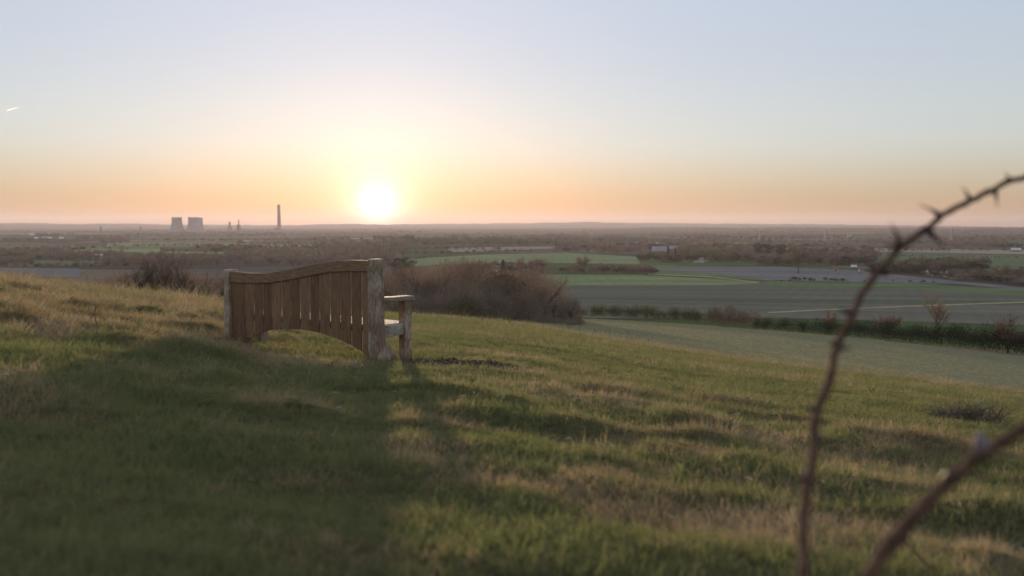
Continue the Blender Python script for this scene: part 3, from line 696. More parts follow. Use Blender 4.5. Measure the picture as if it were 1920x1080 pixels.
# ------------------------------------------------------------------ thorny briar stems close to the camera
def pt3(px_, py_, dist):
    d = ray(px_, py_); return Vector(d/np.linalg.norm(d)*dist)
def smooth_path(pts, n=6):
    out_ = []
    P = [pts[0]]+pts+[pts[-1]]
    for i in range(1, len(P)-2):
        for k in range(n):
            t = k/n; a, b, c, d = P[i-1], P[i], P[i+1], P[i+2]
            out_.append(.5*((2*b)+(c-a)*t+(2*a-5*b+4*c-d)*t*t+(3*b-a-3*c+d)*t**3))
    out_.append(P[-2]); return out_
def briar(path, rad, thorns, label, buds=()):
    pts = [pt3(a+(3.6 if i % 2 else -3.6), b-(2.2 if i % 2 else -2.2), c) for i, (a, b, c) in enumerate(path)]; sp = smooth_path(pts, 6)
    g0 = sp[0]; gz = float(H(g0.x, g0.y))
    if g0.z > gz: sp = [Vector((g0.x-.02, g0.y+.01, gz-.03))] + sp
    base = sp[0]; root = empty('thorny_briar', base); tag(root, label, 'branch', 'thorny briar stems close to the camera')
    n = len(sp); m = MB(); rg = random.Random(len(path))
    sp = [sp[0]] + [q+Vector((rg.gauss(0, .0008), 0, rg.gauss(0, .0008))) for q in sp[1:]]
    rr = [rad[0]+(rad[1]-rad[0])*i/(n-1) for i in range(n)]; rr = [q*rg.uniform(.95, 1.06)*(1.15 if i % 6 == 0 else 1) for i, q in enumerate(rr)]
    m.tube([p-base for p in sp], rr, 10); m.build('stem', M_briar, root, smooth=True)
    for (px_, py_, dx, dy, ln) in thorns:
        # nearest point of the path in the picture
        best = min(range(n), key=lambda i: (sp[i].x/sp[i].y*FPX+960-px_)**2 + (540-FPX*((sp[i].z*math.cos(PITCH)+sp[i].y*math.sin(PITCH))/(sp[i].y*math.cos(PITCH)-sp[i].z*math.sin(PITCH)))-py_)**2)
        p = sp[best]; dist = p.length; d = Vector((dx, rg.uniform(-.3, .3), -dy)).normalized(); L_ = 1.45*ln*dist/FPX
        tv = (sp[min(best+1, n-1)]-sp[max(best-1, 0)]).normalized(); r0 = rr[best]
        t = MB(); pts_ = [p-base-tv*0, p-base+d*r0*.9, p-base+d*(r0+L_*.45)+tv*L_*-.03, p-base+d*(r0+L_)+tv*L_*-.22]
        t.tube(pts_, [r0*1.25, r0*1.0, r0*.38, .00025], 7); t.build('thorn', M_thorn, root, smooth=True)
    for (px_, py_, dx, dy, ln) in buds:
        best = min(range(n), key=lambda i: (sp[i].x/sp[i].y*FPX+960-px_)**2 + (540-FPX*((sp[i].z*math.cos(PITCH)+sp[i].y*math.sin(PITCH))/(sp[i].y*math.cos(PITCH)-sp[i].z*math.sin(PITCH)))-py_)**2)
        p = sp[best]-base; dist = sp[best].length; d = Vector((dx, 0, -dy)).normalized(); L_ = ln*dist/FPX
        t = MB(); t.tube([p, p+d*L_*.35, p+d*L_*.6, p+d*L_*.85, p+d*L_*1.05], [.0055, .0075, .0085, .005, .0008], 9); t.build('bud', M_bud, root, smooth=True)
briar([(1500,1150,1.02),(1503,1060,1.06),(1509,960,1.10),(1519,870,1.15),(1533,780,1.20),(1553,710,1.25),(1572,650,1.30),(1592,600,1.34),(1622,545,1.38),(1655,500,1.42),(1690,462,1.45),(1740,428,1.50),(1768,403,1.53),(1815,378,1.57),(1862,355,1.60),(1885,343,1.63),(1925,330,1.67),(1990,300,1.72)],
      (.0066, .0042), [(1515,905,-1,-.2,9),(1532,770,-1,-.3,12),(1540,830,1,.1,13),(1580,650,1,-.1,14),(1577,648,-1,.2,8),(1600,585,-1,-.5,17),(1652,520,-.9,-.7,13),(1662,512,.9,.7,10),(1690,463,-.35,-1,34),(1686,468,-1,-.3,14),(1738,430,1,.75,34),(1762,405,-1,-.75,24),(1815,378,-.3,-1,17),(1860,357,.35,1,17),(1885,344,-.35,-1,9)],
      'tall thorny briar stem arching up to the upper right edge of the view')
briar([(1560,1190,.98),(1620,1090,1.00),(1680,1010,1.03),(1745,935,1.06),(1800,885,1.09),(1845,850,1.12),(1890,822,1.15),(1940,792,1.18),(2000,760,1.22)],
      (.0080, .0066), [(1790,890,-.2,-1,7),(1700,985,.4,1,6)], 'thick blurred briar stem with a pale bud crossing the bottom right corner', buds=[(1848,848,-.1,-1,38)])

# ------------------------------------------------------------------ trees
def bare_tree(seed, detail, spread=.32, trunk_h=.22, twig_w=.0022, ntw=9, up=.5, trunk_r=.022):
    """unit-height winter tree; returns (trunk mesh data, twig mesh data)"""
    rg = random.Random(seed); T = MB(); V = []; F = []
    def ribbon(p, d, l, w):
        s = d.cross(Vector((rg.uniform(-1, 1), rg.uniform(-1, 1), rg.uniform(-1, 1)))); s = s.normalized()*w/2; b = len(V)
        q = p+d*l; V.extend([tuple(p-s), tuple(p+s), tuple(q)]); F.append((b, b+1, b+2))
    def br(p, d, l, r, lev):
        segs = 4 if lev < 2 else 3; pts = [p]; dd = d.copy()
        for i in range(segs):
            dd = (dd + Vector((rg.gauss(0, .13), rg.gauss(0, .13), rg.gauss(.06, .08)))).normalized(); pts.append(pts[-1]+dd*l/segs)
        rad = [r*(1-.55*i/segs) for i in range(segs+1)]
        T.tube(pts, rad, 6 if lev == 0 else (4 if lev < 3 else 3), cap=False)
        if lev >= detail:
            for k in range(ntw):
                i = rg.randrange(1, segs+1); q = pts[i-1].lerp(pts[i], rg.random())
                ribbon(q, (dd+Vector((rg.gauss(0, .6), rg.gauss(0, .6), rg.gauss(.15, .5)))).normalized(), rg.uniform(.035, .085), twig_w)
            return
        nb = rg.randint(3, 5) if lev else rg.randint(5, 7)
        for k in range(nb):
            t = rg.uniform(.35, 1) if lev else rg.uniform(.5, 1.0); f = t*segs; i = min(int(f), segs-1); q = pts[i].lerp(pts[i+1], f-i)
            a = rg.uniform(0, 6.283); out_ = Vector((math.cos(a), math.sin(a), 0)); nd = (dd*rg.uniform(.5, 1)+out_*rg.uniform(.45, .9)*(spread/.32)+Vector((0, 0, up*.35))).normalized()
            br(q, nd, l*rg.uniform(.6, .82), rad[i]*rg.uniform(.5, .7), lev+1)
        if lev: br(pts[-1], dd, l*.7, rad[-1]*.9, lev+1)
        else: br(pts[-1], dd, l*.95, rad[-1]*.9, lev+1)
    br(Vector((0, 0, -.03)), Vector((rg.uniform(-.08, .08), rg.uniform(-.08, .08), 1)).normalized(), trunk_h+.12, trunk_r, 0)
    zz = sorted(v[2] for v in V); mz = zz[int(len(zz)*.993)]; s = 1/mz
    T.V = [(v[0]*s, v[1]*s, v[2]*s) for v in T.V]; V = [(a*s, b*s, c*s) for a, b, c in V]
    return T, (V, F)
def twig_ball(seed, n, rx, h, w, l, mat_, z0=.0, lobes=7):
    """twiggy shrub of unit height: ribbons clustered in lobes"""
    rg = random.Random(seed); V = []; F = []
    LB = [(rg.uniform(-.6, .6)*rx, rg.uniform(-.6, .6)*rx, z0+(h-z0)*rg.uniform(.25, .72), rg.uniform(.45, .75)*rx) for _ in range(lobes)]
    for i in range(n):
        cx, cy, cz, cr = rg.choice(LB); d = Vector((rg.gauss(0, 1), rg.gauss(0, 1), rg.gauss(.15, 1))).normalized(); q = cr*rg.random()**.4
        p = Vector((cx, cy, cz))+Vector((d.x*q, d.y*q, d.z*q*.8)); p.z = max(p.z, 0)
        dd = (d+Vector((rg.gauss(0, .5), rg.gauss(0, .5), rg.gauss(.5, .4)))).normalized(); s = dd.cross(Vector((rg.uniform(-1, 1), rg.uniform(-1, 1), .3))).normalized()*w/2
        b = len(V); e_ = p+dd*l*rg.uniform(.5, 1.2); V += [tuple(p-s), tuple(p+s), tuple(e_)]; F.append((b, b+1, b+2))
    return V, F
def leaf_ball(seed, n, blobs, sz):
    rg = random.Random(seed); V = []; F = []
    for i in range(n):
        cx, cy, cz, rx, rz = rg.choice(blobs); d = Vector((rg.gauss(0, 1), rg.gauss(0, 1), rg.gauss(0, 1))).normalized(); q = rg.random()**.33
        p = Vector((cx+d.x*rx*q, cy+d.y*rx*q, cz+d.z*rz*q)); p.z = max(p.z, 0)
        a = Vector((rg.gauss(0, 1), rg.gauss(0, 1), rg.gauss(0, 1))).normalized()*sz*rg.uniform(.5, 1.2); c_ = a.cross(Vector((rg.gauss(0, 1), rg.gauss(0, 1), rg.gauss(0, 1)))).normalized()*sz*.6
        b = len(V); V += [tuple(p-a*.5), tuple(p+c_), tuple(p+a*.5)]; F.append((b, b+1, b+2))
    return V, F
# near variants: separate trunk and crown meshes
NEAR = []
for k, (sp_, th, tw, d_, nt_) in enumerate([(.32, .22, .0026, 4, 9), (.42, .16, .0026, 4, 9), (.22, .30, .0026, 4, 8), (.36, .2, .0026, 4, 10)]):
    T, (V, F) = bare_tree(100+k, d_-1, sp_, th, tw*.7, nt_*7)
    NEAR.append((T.me('trunk', M_bark), mesh_from('crown', V, F, M_crown)))
    print('tree', len(T.F), len(F))
DOME = []
for k in range(3):
    T, (V, F) = bare_tree(140+k, 2, .32, .16, .0026, 26, trunk_r=.024)
    V2, F2 = twig_ball(150+k, 3000, .50, 1, .0052, .10, None, .2, 9); b = len(V)
    DOME.append((T.me('trunk', M_bark), mesh_from('crown', V+V2, F+[(p+b, q+b, w+b) for p, q, w in F2], M_crown)))
TALL = []
for k in range(3):
    T, (V, F) = bare_tree(171+k*3, 3, .26, .18, .0018, 10, up=.6, trunk_r=.030)
    TALL.append((T.me('trunk', M_bark), mesh_from('crown', V, F, M_crown)))
def tree_thing(px_, r, ytop, label, k=0, group=None, name='bare_tree', wide=1.0, crown=None, sink=.3, minh=3):
    p = at(px_, r); d = ray(px_, ytop); zt = d[2]/math.hypot(d[0], d[1])*r; h = max(zt-p[2], minh)
    root = empty(name, (p[0], p[1], p[2]-sink), random.Random(px_).uniform(0, 6.28)); tag(root, label, 'tree', group)
    tm, cm = NEAR[k % len(NEAR)] if crown is None else crown
    for nm, me in (('trunk', tm), ('crown', cm)):
        o = obj(nm, me, root); o.scale = (h*wide, h*wide, h)
    return root, h
# five tall trees beyond the brow left of the bench
IV, IF = leaf_ball(5, 420, [(0, 0, z, .028+.014*math.sin(z*20), .05) for z in np.linspace(.04, .48, 9)], .022)
ivy_me = mesh_from('ivy', IV, IF, M_ivy)
for (px_, r, yt, k, lab, iv) in [(262, 165, 476, 1, 'broad bare tree leftmost of the tall trees beyond the brow left of the bench', 1),
        (283, 172, 474, 2, 'upright bare tree with a thick ivy covered trunk beyond the brow left of the bench', 1),
        (308, 168, 470, 0, 'bare tree in the middle of the tall row beyond the brow left of the bench', 0),
        (323, 176, 478, 2, 'slim bare tree just right of the middle of the row beyond the brow', 0),
        (346, 170, 482, 3, 'thin spindly bare tree rightmost of the tall row beyond the brow', 0),
        (404, 200, 516, 1, 'small crooked bare tree close behind the left end of the bench', 0)]:
    root, h = tree_thing(px_, r, yt, lab, k, 'tall bare trees beyond the brow', crown=TALL[k % 3], wide=1.15)
    if iv:
        o = obj('ivy', ivy_me, root); o.scale = (h*1.1, h*1.1, h)
tree_thing(1760, 345, 545, 'lone slender bare tree standing in the low hedge at the far right', 2, wide=.9, name='bare_tree')
tree_thing(1555, 322, 578, 'small rounded bare tree poking out of the low hedge just left of the tall briar', 3, wide=1.2)
tree_thing(1660, 325, 585, 'stubby yellowish bare tree in the low hedge just right of the tall briar', 1, wide=1.2)
tree_thing(1897, 300, 588, 'bushy bare tree in the hedge at the right edge of the view', 3, wide=1.3)
# conifers / evergreen individuals
CV, CF = leaf_ball(31, 2200, [(0, 0, .15+.08*i, .20-.018*i, .09) for i in range(10)], .035)
PV, PF = leaf_ball(32, 2600, [(.22*math.cos(i*2.4)*(.4+.06*i), .22*math.sin(i*2.4)*(.4+.06*i), .45+.055*i, .17, .08) for i in range(10)], .035)
tk = MB(); tk.tube([(0, 0, -.03), (.01, 0, .4), (0, .01, .9)], [.022, .017, .006], 6); tk_me = tk.me('trunk', M_bark)
con_me = mesh_from('crown', CV, CF, M_ever); pin_me = mesh_from('crown', PV, PF, M_ever)
tree_thing(943, 800, 484, 'dark conifer rising from the wood right of the bench', crown=(tk_me, con_me), name='conifer_tree', wide=1.3)
tree_thing(755, 700, 485, 'small round dark tree just right of the bench back post in the distance', crown=(tk_me, pin_me), name='round_tree', wide=1.4)
for px_, yt, lab in ((1423, 455, 'dark pine leftmost of the clump on the right wood'), (1440, 457, 'dark pine in the middle of the clump on the right wood'), (1464, 457, 'dark spreading pine rightmost of the clump on the right wood')):
    tree_thing(px_, 1330, yt, lab, crown=(tk_me, pin_me), name='pine_tree', group='pines on the right wood', wide=1.1)
for px_, yt, lab in ((1253, 460, 'dark conifer left of the pair beside the big grey barn'), (1266, 462, 'dark conifer right of the pair beside the big grey barn')):
    tree_thing(px_, 1300, yt, lab, crown=(tk_me, con_me), name='conifer_tree', wide=.8)
for px_, yt, k, lab in ((978, 480, 3, 'rounded bare tree above the farmhouse roofs in the middle distance'), (996, 487, 0, 'low bare tree beside the rounded tree above the farmhouse roofs'),
        (1021, 482, 1, 'lone small bare tree in the pale green field left of the long thicket'), (1095, 480, 1, 'lone small round tree in the middle of the pale green field'),
        (1868, 495, 0, 'spreading bare tree at the far right between the hedges'), (1893, 494, 3, 'round bare tree beside the spreading one at the far right'), (1914, 496, 1, 'bare tree at the extreme right edge in the distance'), (1497, 462, 0, 'bare tree standing in the pale strip beyond the right wood')):
    tree_thing(px_, 950 if px_ < 1200 else 1000, yt, lab, k, 'lone trees in the middle distance', wide=1.2)

# woods below the brow: individual trees
rgw = random.Random(77)
def wood_row(n, x0, x1, r0, r1, topf, lab, grp, ks=(0, 1, 3), wide=1.25):
    for i in range(n):
        px_ = x0+(x1-x0)*(i+.5)/n+rgw.uniform(-8, 8); r = rgw.uniform(r0, r1)
        tree_thing(px_, r, topf(px_)+rgw.uniform(-2, 14), lab, 0, grp, wide=wide*rgw.uniform(.75, 1.05), crown=rgw.choice(DOME))
topR = lambda x_: float(np.interp(x_, [700, 735, 755, 785, 810, 850, 875, 900, 930, 960, 985, 1010, 1040, 1070, 1100], [515, 502, 488, 500, 497, 478, 478, 497, 514, 500, 492, 508, 530, 556, 572]))
wood_row(24, 735, 1075, 190, 300, topR, 'bare brown tree in the dense wood below the brow right of the bench', 'trees of the wood right of the bench')
EVD = [(tk_me, mesh_from('crown', *leaf_ball(400+k, 2600, [(rgw.uniform(-.25, .25), rgw.uniform(-.25, .25), rgw.uniform(.4, .8), .26, .2) for _ in range(8)], .05), M_ever)) for k in range(2)]
for px_, r, yt, k, lab in ((948, 250, 500, 0, 'dark evergreen below the conifer in the wood right of the bench'), (915, 230, 535, 1, 'low dark evergreen bush in the middle of the wood right of the bench'), (1030, 255, 548, 0, 'dark evergreen near the right end of the wood right of the bench')):
    tree_thing(px_, r, yt, lab, crown=EVD[k], name='evergreen_tree', wide=1.0)
topL = lambda x_: float(np.interp(x_, [130, 170, 250, 420, 440], [530, 518, 508, 508, 512]))
wood_row(22, 140, 440, 210, 330, topL, 'bare brown tree in the low wood behind the tall trees left of the bench', 'trees of the wood left of the bench')

# ------------------------------------------------------------------ scrub, hedges and far woods
def src(name, V, F, m_): return obj(name, mesh_from(name, V, F, m_), link=False)
scr = [src('shrub', *twig_ball(200+i, 750, .55, 1, .013, .2, None), M_twig) for i in range(2)] + [src('shrub', *twig_ball(202, 750, .5, 1, .014, .18, None), M_twigg)] + \
      [src('shrub', *leaf_ball(203, 600, [(rgw.uniform(-.3, .3), rgw.uniform(-.3, .3), rgw.uniform(.25, .7), .35, .28) for _ in range(6)], .07), M_ever)]
FT = []
for k in range(3):
    T, (V, F) = bare_tree(300+k, 2, .40, .15, .012, 26, trunk_r=.03); b = len(T.V)
    tri = []
    for f in T.F: tri += [(f[0], f[1], f[2]), (f[0], f[2], f[3])]
    FT.append(src('far_tree', T.V+V, tri+[(a+b, c+b, d+b) for a, c, d in F], M_twig))
bl = [(rgw.uniform(-.25, .25), rgw.uniform(-.25, .25), rgw.uniform(.35, .75), .28, .2) for _ in range(8)]
FT.append(src('far_tree', *twig_ball(310, 420, .48, 1, .03, .16, None, .12), M_twig))
FT.append(src('far_tree', *leaf_ball(311, 420, bl, .1), M_ever))
FT.append(src('far_tree', *twig_ball(312, 420, .5, 1, .03, .14, None, .08), M_twigg))
def scatter(name, pts, hs, srcs, idx, wide=1.0, seed=1, kind='stuff', **k):
    rg = np.random.default_rng(seed); pts = np.array(pts); n = len(pts); hs = np.array(hs); s = np.stack([hs*wide, hs*wide, hs], 1)
    o = instancer(name, pts, rg.uniform(0, 6.28, n), s, idx, rg.random(n), srcs); tag(o, kind=kind, **k); return o
# brown scrub filling the slopes
rg = np.random.default_rng(55); P = []; Hs = []; ID = []
for i in range(620):
    if i < 300: px_ = rg.uniform(725, 1090); r = rg.uniform(165, 330); yt = topR(px_)+22; lim = .55
    else: px_ = rg.uniform(90, 470); r = rg.uniform(190, 330); yt = topL(px_)+10; lim = .5
    p = at(px_, r); d = ray(px_, yt); zt = d[2]/math.hypot(d[0], d[1])*r; h = (zt-p[2])*rg.uniform(.35, .95)
    if px_ > 1000 and r < 250: h *= .6
    if 225 < px_ < 375: h *= .33
    h = min(max(h, 2), 11); P.append((p[0], p[1], p[2]-.3)); Hs.append(h); ID.append(rg.choice([0, 1, 0, 1, 2]))
scatter('scrub', P, Hs, scr, ID, 1.0, 2)
# hedges as real things
def hedge(pxs, rs, tops, lab, step=1.6, ids=(0, 1), seed=3, width=2.0, name='hedge'):
    rg = np.random.default_rng(seed); V = []; F = []; T_ = []
    pts = [at(a, b) for a, b in zip(pxs, rs)]; pxd = []
    for i in range(len(pts)-1):
        n = max(2, int(np.hypot(*(pts[i+1][:2]-pts[i][:2]))/step))
        for k_ in range(n):
            t = (k_+rg.random())/n; pxd.append((pxs[i]+(pxs[i+1]-pxs[i])*t, rs[i]+(rs[i+1]-rs[i])*t, tops[i]+(tops[i+1]-tops[i])*t))
    VV = []; FF = []; off = 0; base = pts[0]
    for (px_, r, yt) in pxd:
        r2 = r+rg.uniform(-width/2, width/2); p = at(px_, r2); d = ray(px_, yt+rg.normal(0, 1.2)); zt = d[2]/math.hypot(d[0], d[1])*r2; h = max(zt-p[2], 1.2)*rg.uniform(.85, 1.1)
        s = scr[int(rg.choice(ids))].data; co = np.zeros(len(s.vertices)*3, np.float32); s.vertices.foreach_get('co', co); co = co.reshape(-1, 3)
        a = rg.uniform(0, 6.28); c_, s_ = math.cos(a), math.sin(a); w_ = max(h*.7, 1.6)
        q = np.stack([(co[:, 0]*c_-co[:, 1]*s_)*w_+p[0]-base[0], (co[:, 0]*s_+co[:, 1]*c_)*w_+p[1]-base[1], co[:, 2]*h+p[2]-.2-base[2]], 1)
        lp = np.zeros(len(s.polygons)*3, np.int32); s.loops.foreach_get('vertex_index', lp)
        VV.append(q); FF.append(lp.reshape(-1, 3)+off); off += len(q)
    V = np.concatenate(VV); F = np.concatenate(FF)
    o = obj(name, mesh_np(name, V, F, [M_twig, M_twigg, M_ever][min(ids[0], 3)-0 if ids[0] < 2 else (1 if ids[0] == 2 else 2)] if ids[0] else M_twig), loc=tuple(base)); tag(o, lab, 'hedge'); print(name, len(F)); return o
hedge([1078, 1150, 1240, 1335], [322, 322, 318, 316], [566, 563, 566, 568], 'overgrown row of bushes, coloured with the green of a lens flare, between the wood and the low hedge', 2.2, (2,), 3, 5, 'bush_row')  # green of this row is lens flare tint put into its twig colour
hedge([1336, 1360, 1412], [314, 314, 313], [572, 570, 576], 'dark brown taller clump at the left end of the low hedge', 1.6, (0,), 4, 3, 'hedge')
hedge([1412, 1600, 1760, 1960], [312, 308, 304, 298], [592, 596, 601, 612], 'long low dark hedge running right below the ploughed field', 1.5, (3,), 5, 1.6, 'hedge')
hedge([790, 900, 1080], [318, 322, 322], [575, 580, 580], 'dark hedge foot along the near edge of the wood right of the bench', 2.0, (1,), 6, 3, 'hedge')

# far woods and hedgerows
P = []; Hs = []; ID = []; rg = np.random.default_rng(99)
def wood(px0, px1, y0, y1, n, h, ids=(0, 1, 2, 3, 3, 5), jit=.2):
    for i in range(n):
        px_ = rg.uniform(px0, px1); py_ = rg.uniform(y0, y1); p = hit(px_, py_, 330)
        P.append((p[0], p[1], p[2]-.5)); Hs.append(h*rg.uniform(1-jit, 1+jit)); ID.append(int(rg.choice(ids)))
def row(px0, y0, px1, y1, h, sp=None, ids=(3, 3, 4, 5), prob=1.0):
    a = hit(px0, y0, 330); b = hit(px1, y1, 330); L_ = np.hypot(*(b-a)[:2]); n = int(L_/(sp or h*.75))
    for i in range(n):
        if rg.random() > prob: continue
        t = (i+rg.random())/n; x_, y_ = a[0]+(b[0]-a[0])*t+rg.normal(0, 1), a[1]+(b[1]-a[1])*t+rg.normal(0, 1)
        P.append((x_, y_, float(H(x_, y_))-.4)); Hs.append(h*rg.uniform(.7, 1.3)); ID.append(int(rg.choice(ids)))
# right hand woods
wood(1200, 1420, 484, 493, 170, 13, (3, 4, 4, 0, 5)); wood(1270, 1420, 470, 484, 140, 14, (5, 5, 4, 3)); wood(1200, 1420, 462, 470, 90, 15, (3, 4, 0))
wood(1420, 1640, 484, 499, 230, 14, (3, 4, 0, 3, 4, 1)); wood(1440, 1640, 472, 484, 110, 14, (3, 0, 4, 4)); wood(1640, 1780, 503, 514, 150, 12, (3, 4, 4, 0)); wood(1700, 1850, 496, 512, 120, 13, (0, 4, 3, 4))
wood(1780, 1920, 516, 528, 60, 9); row(1640, 508, 1920, 534, 6, ids=(4, 3, 4)); row(1830, 520, 1930, 540, 7, ids=(4, 3))
wood(1030, 1200, 462, 476, 110, 14, (3, 0, 4, 3)); wood(760, 1020, 452, 462, 160, 15, (3, 3, 0, 5)); wood(1000, 1200, 450, 460, 70, 14)
row(1050, 512, 1230, 515, 10, 5, (3, 3, 4)); row(1060, 509, 1200, 511, 9, 6, (3, 0)); wood(1170, 1230, 508, 515, 24, 8, (4, 3))
row(1440, 527.5, 1700, 528, 3.0, 9, (4, 3), .5); row(1480, 526, 1530, 527, 4.5, 4, (4,)); row(1545, 527, 1580, 528, 4.5, 4, (4,)); row(1700, 529, 1760, 531, 3, 6, (4,))
row(1290, 474, 1920, 484, 3.5, 5, (4, 3)); row(1600, 455, 1920, 459, 9, 8); wood(1760, 1870, 458, 466, 70, 15, (3, 3, 0)); wood(1870, 1915, 460, 466, 24, 9, (4,))
row(1180, 455, 1700, 453, 8, 10); row(1260, 448, 1920, 452, 10, 12); wood(1240, 1340, 452, 458, 30, 12)
row(760, 478, 860, 476, 7, 7); row(870, 475, 1000, 472, 7, 8); wood(870, 960, 500, 512, 50, 9, (3, 0, 4)); wood(960, 1020, 502, 512, 30, 9, (3, 4)); row(720, 492, 800, 486, 7, 7)
# left side
row(0, 490, 230, 484, 9, 5); wood(60, 230, 478, 486, 90, 12); wood(0, 60, 480, 500, 60, 12, (3, 4, 0)); row(30, 503, 240, 500, 8, 5, (3, 3, 4)); row(0, 472, 170, 470, 10, 7)
wood(100, 300, 486, 496, 40, 11); wood(200, 430, 483, 500, 130, 12); wood(370, 480, 466, 478, 45, 14, (3, 0, 4)); wood(430, 760, 472, 500, 260, 12, (0, 3, 3, 1)); wood(600, 760, 456, 474, 120, 13)
row(480, 470, 640, 466, 13, 9, (0, 1, 2)); wood(190, 240, 452, 459, 40, 14); row(60, 465, 300, 462, 7, 14); row(250, 463, 420, 460, 8, 8); row(300, 472, 420, 474, 7, 9)
# general hedgerow net over the plain
for i in range(110):
    y0 = 420+ 8 + 45*rg.random()**1.8; px_ = rg.uniform(-60, 1980); w_ = rg.uniform(60, 340)
    row(px_, y0, px_+w_, y0+rg.uniform(-1.6, 1.6), rg.uniform(7, 13), rg.uniform(8, 16)*(1+ (460-y0)/30 if y0 < 460 else 1), prob=.85)
for i in range(46):
    y0 = rg.uniform(426, 452); px_ = rg.uniform(0, 1920); w_ = rg.uniform(30, 130); wood(px_, px_+w_, y0, y0+rg.uniform(.5, 2.2), 30, rg.uniform(12, 17))
print('far trees', len(P))
scatter('far_woodland', P, Hs, FT, ID, 1.15, 3)
# ------------------------------------------------------------------ fields in the valley
def field_mat(name, a, b, sc=.03, stretch=(1, 1, 1), rot=0):
    m, N, L, n = mat(name)
    o = N('ShaderNodeOutputMaterial'); d = N('ShaderNodeBsdfDiffuse'); L(d.outputs[0], o.inputs[0])
    g = N('ShaderNodeNewGeometry'); mp = N('ShaderNodeMapping'); mp.inputs['Scale'].default_value = stretch; mp.inputs['Rotation'].default_value = (0, 0, rot)
    L(g.outputs['Position'], mp.inputs[0]); nz = N('ShaderNodeTexNoise'); nz.inputs['Scale'].default_value = sc; nz.inputs['Detail'].default_value = 7; nz.inputs['Roughness'].default_value = .6
    L(mp.outputs[0], nz.inputs[0]); r = N('ShaderNodeValToRGB'); r.color_ramp.elements[0].position = .34; r.color_ramp.elements[1].position = .66
    r.color_ramp.elements[0].color = a+(1,); r.color_ramp.elements[1].color = b+(1,); L(nz.outputs[0], r.inputs[0])
    # drill rows and tramlines
    w = N('ShaderNodeTexWave'); w.inputs['Scale'].default_value = .028; w.inputs['Distortion'].default_value = 2.5; w.inputs['Detail'].default_value = 3; w.inputs['Detail Scale'].default_value = .4
    mw = N('ShaderNodeMapping'); mw.inputs['Rotation'].default_value = (0, 0, 1.15+rot*4+len(name)*.17); L(g.outputs['Position'], mw.inputs[0]); L(mw.outputs[0], w.inputs[0])
    n2 = N('ShaderNodeTexNoise'); n2.inputs['Scale'].default_value = .11; n2.inputs['Detail'].default_value = 5; L(mp.outputs[0], n2.inputs[0])
    ad = N('ShaderNodeMath'); ad.operation = 'MULTIPLY_ADD'; ad.inputs[1].default_value = .09; L(w.outputs[0], ad.inputs[0]); L(n2.outputs[0], ad.inputs[2])
    mr = N('ShaderNodeMapRange'); mr.inputs['From Min'].default_value = .25; mr.inputs['From Max'].default_value = .97; mr.inputs['To Min'].default_value = .75; mr.inputs['To Max'].default_value = 1.25; L(ad.outputs[0], mr.inputs[0])
    hs = N('ShaderNodeHueSaturation'); L(mr.outputs[0], hs.inputs['Value']); L(r.outputs[0], hs.inputs['Color']); L(hs.outputs[0], d.inputs[0]); return m
Fg = field_mat('winter wheat', (.090, .130, .062), (.145, .185, .092), .02, (.3, 1.6, 1))
Fl = field_mat('pale pasture', (0.146, 0.201, 0.085), (0.232, 0.262, 0.140), .02, (.3, 1.2, 1))
Fb = field_mat('frosted plough', (0.130, 0.128, 0.120), (0.185, 0.182, 0.178), .02, (.25, 1.6, 1))
Fd = field_mat('drilled field', (.088, .108, .072), (.165, .148, .125), .012, (.16, 3.4, 1), .05)
Ft = field_mat('stubble', (0.244, 0.201, 0.146), (0.329, 0.268, 0.207), .02, (.3, 1.2, 1))
Fy = field_mat('grass track', (0.293, 0.268, 0.146), (0.366, 0.317, 0.183), .05)
lay = [0]
def field(xs_, yt_, yb_, m_, lift=None, nx=None, ny=10):
    lay[0] += 1; lift = lift or (.15+.02*lay[0])
    nx = nx or max(12, int((xs_[-1]-xs_[0])/12)); X = np.linspace(xs_[0], xs_[-1], nx); V = []; F = []
    t_ = np.interp(X, xs_, yt_); b_ = np.interp(X, xs_, yb_)
    for i in range(nx):
        pa = hit(X[i], b_[i], 320); pb = hit(X[i], t_[i], 320)
        for j in range(ny+1):
            k_ = j/ny; x_, y_ = pa[0]+(pb[0]-pa[0])*k_, pa[1]+(pb[1]-pa[1])*k_; V.append((x_, y_, float(H(x_, y_))+lift))
    for i in range(nx-1):
        for j in range(ny):
            a = i*(ny+1)+j; F.append((a, a+ny+1, a+ny+2, a+1))
    o = obj('field', mesh_from('field', V, F, m_)); tag(o, kind='structure'); return o
field([1000, 1200, 1440, 1700, 1960], [535, 535, 528, 532, 548], [597, 598, 597, 603, 612], Fd)
field([1215, 1330, 1450], [497, 499.5, 502], [515, 520, 527], Fg)
field([1225, 1340, 1450, 1600, 1800, 1960], [504, 501, 500, 507, 528, 543], [504.6, 513, 526, 529, 533, 550], Fb)
field([1440, 1700, 1960], [528, 531, 546], [536, 543, 560], Fg)
field([1010, 1200, 1350, 1420], [515, 516, 524, 530.5], [536.5, 536, 535, 531.5], Fl)
field([1215, 1330, 1424], [514, 518.5, 529.5], [515.2, 520, 531.2], Fy)
field([1440, 1600, 1760, 1960], [586, 578, 572, 565], [588, 580, 574, 567], Fy)
field([760, 900, 1060, 1200], [486, 478, 474, 482], [500, 494, 494, 496], Fl)
field([840, 900, 1040], [466, 464, 462], [473, 472, 466], Ft)
field([1610, 1700, 1960], [474, 475, 480], [490, 500, 520], Fg)
field([1290, 1600, 1960], [463, 465, 470], [470, 472, 478], Ft)
field([1300, 1420], [455, 455], [462, 462], Fl)
field([1780, 1850, 1960], [514, 512, 515], [524, 524, 528], Fl)
field([15, 190], [488, 490], [500, 498], Fg)
field([0, 60, 150], [503, 503, 504], [516, 519, 522], Fb)
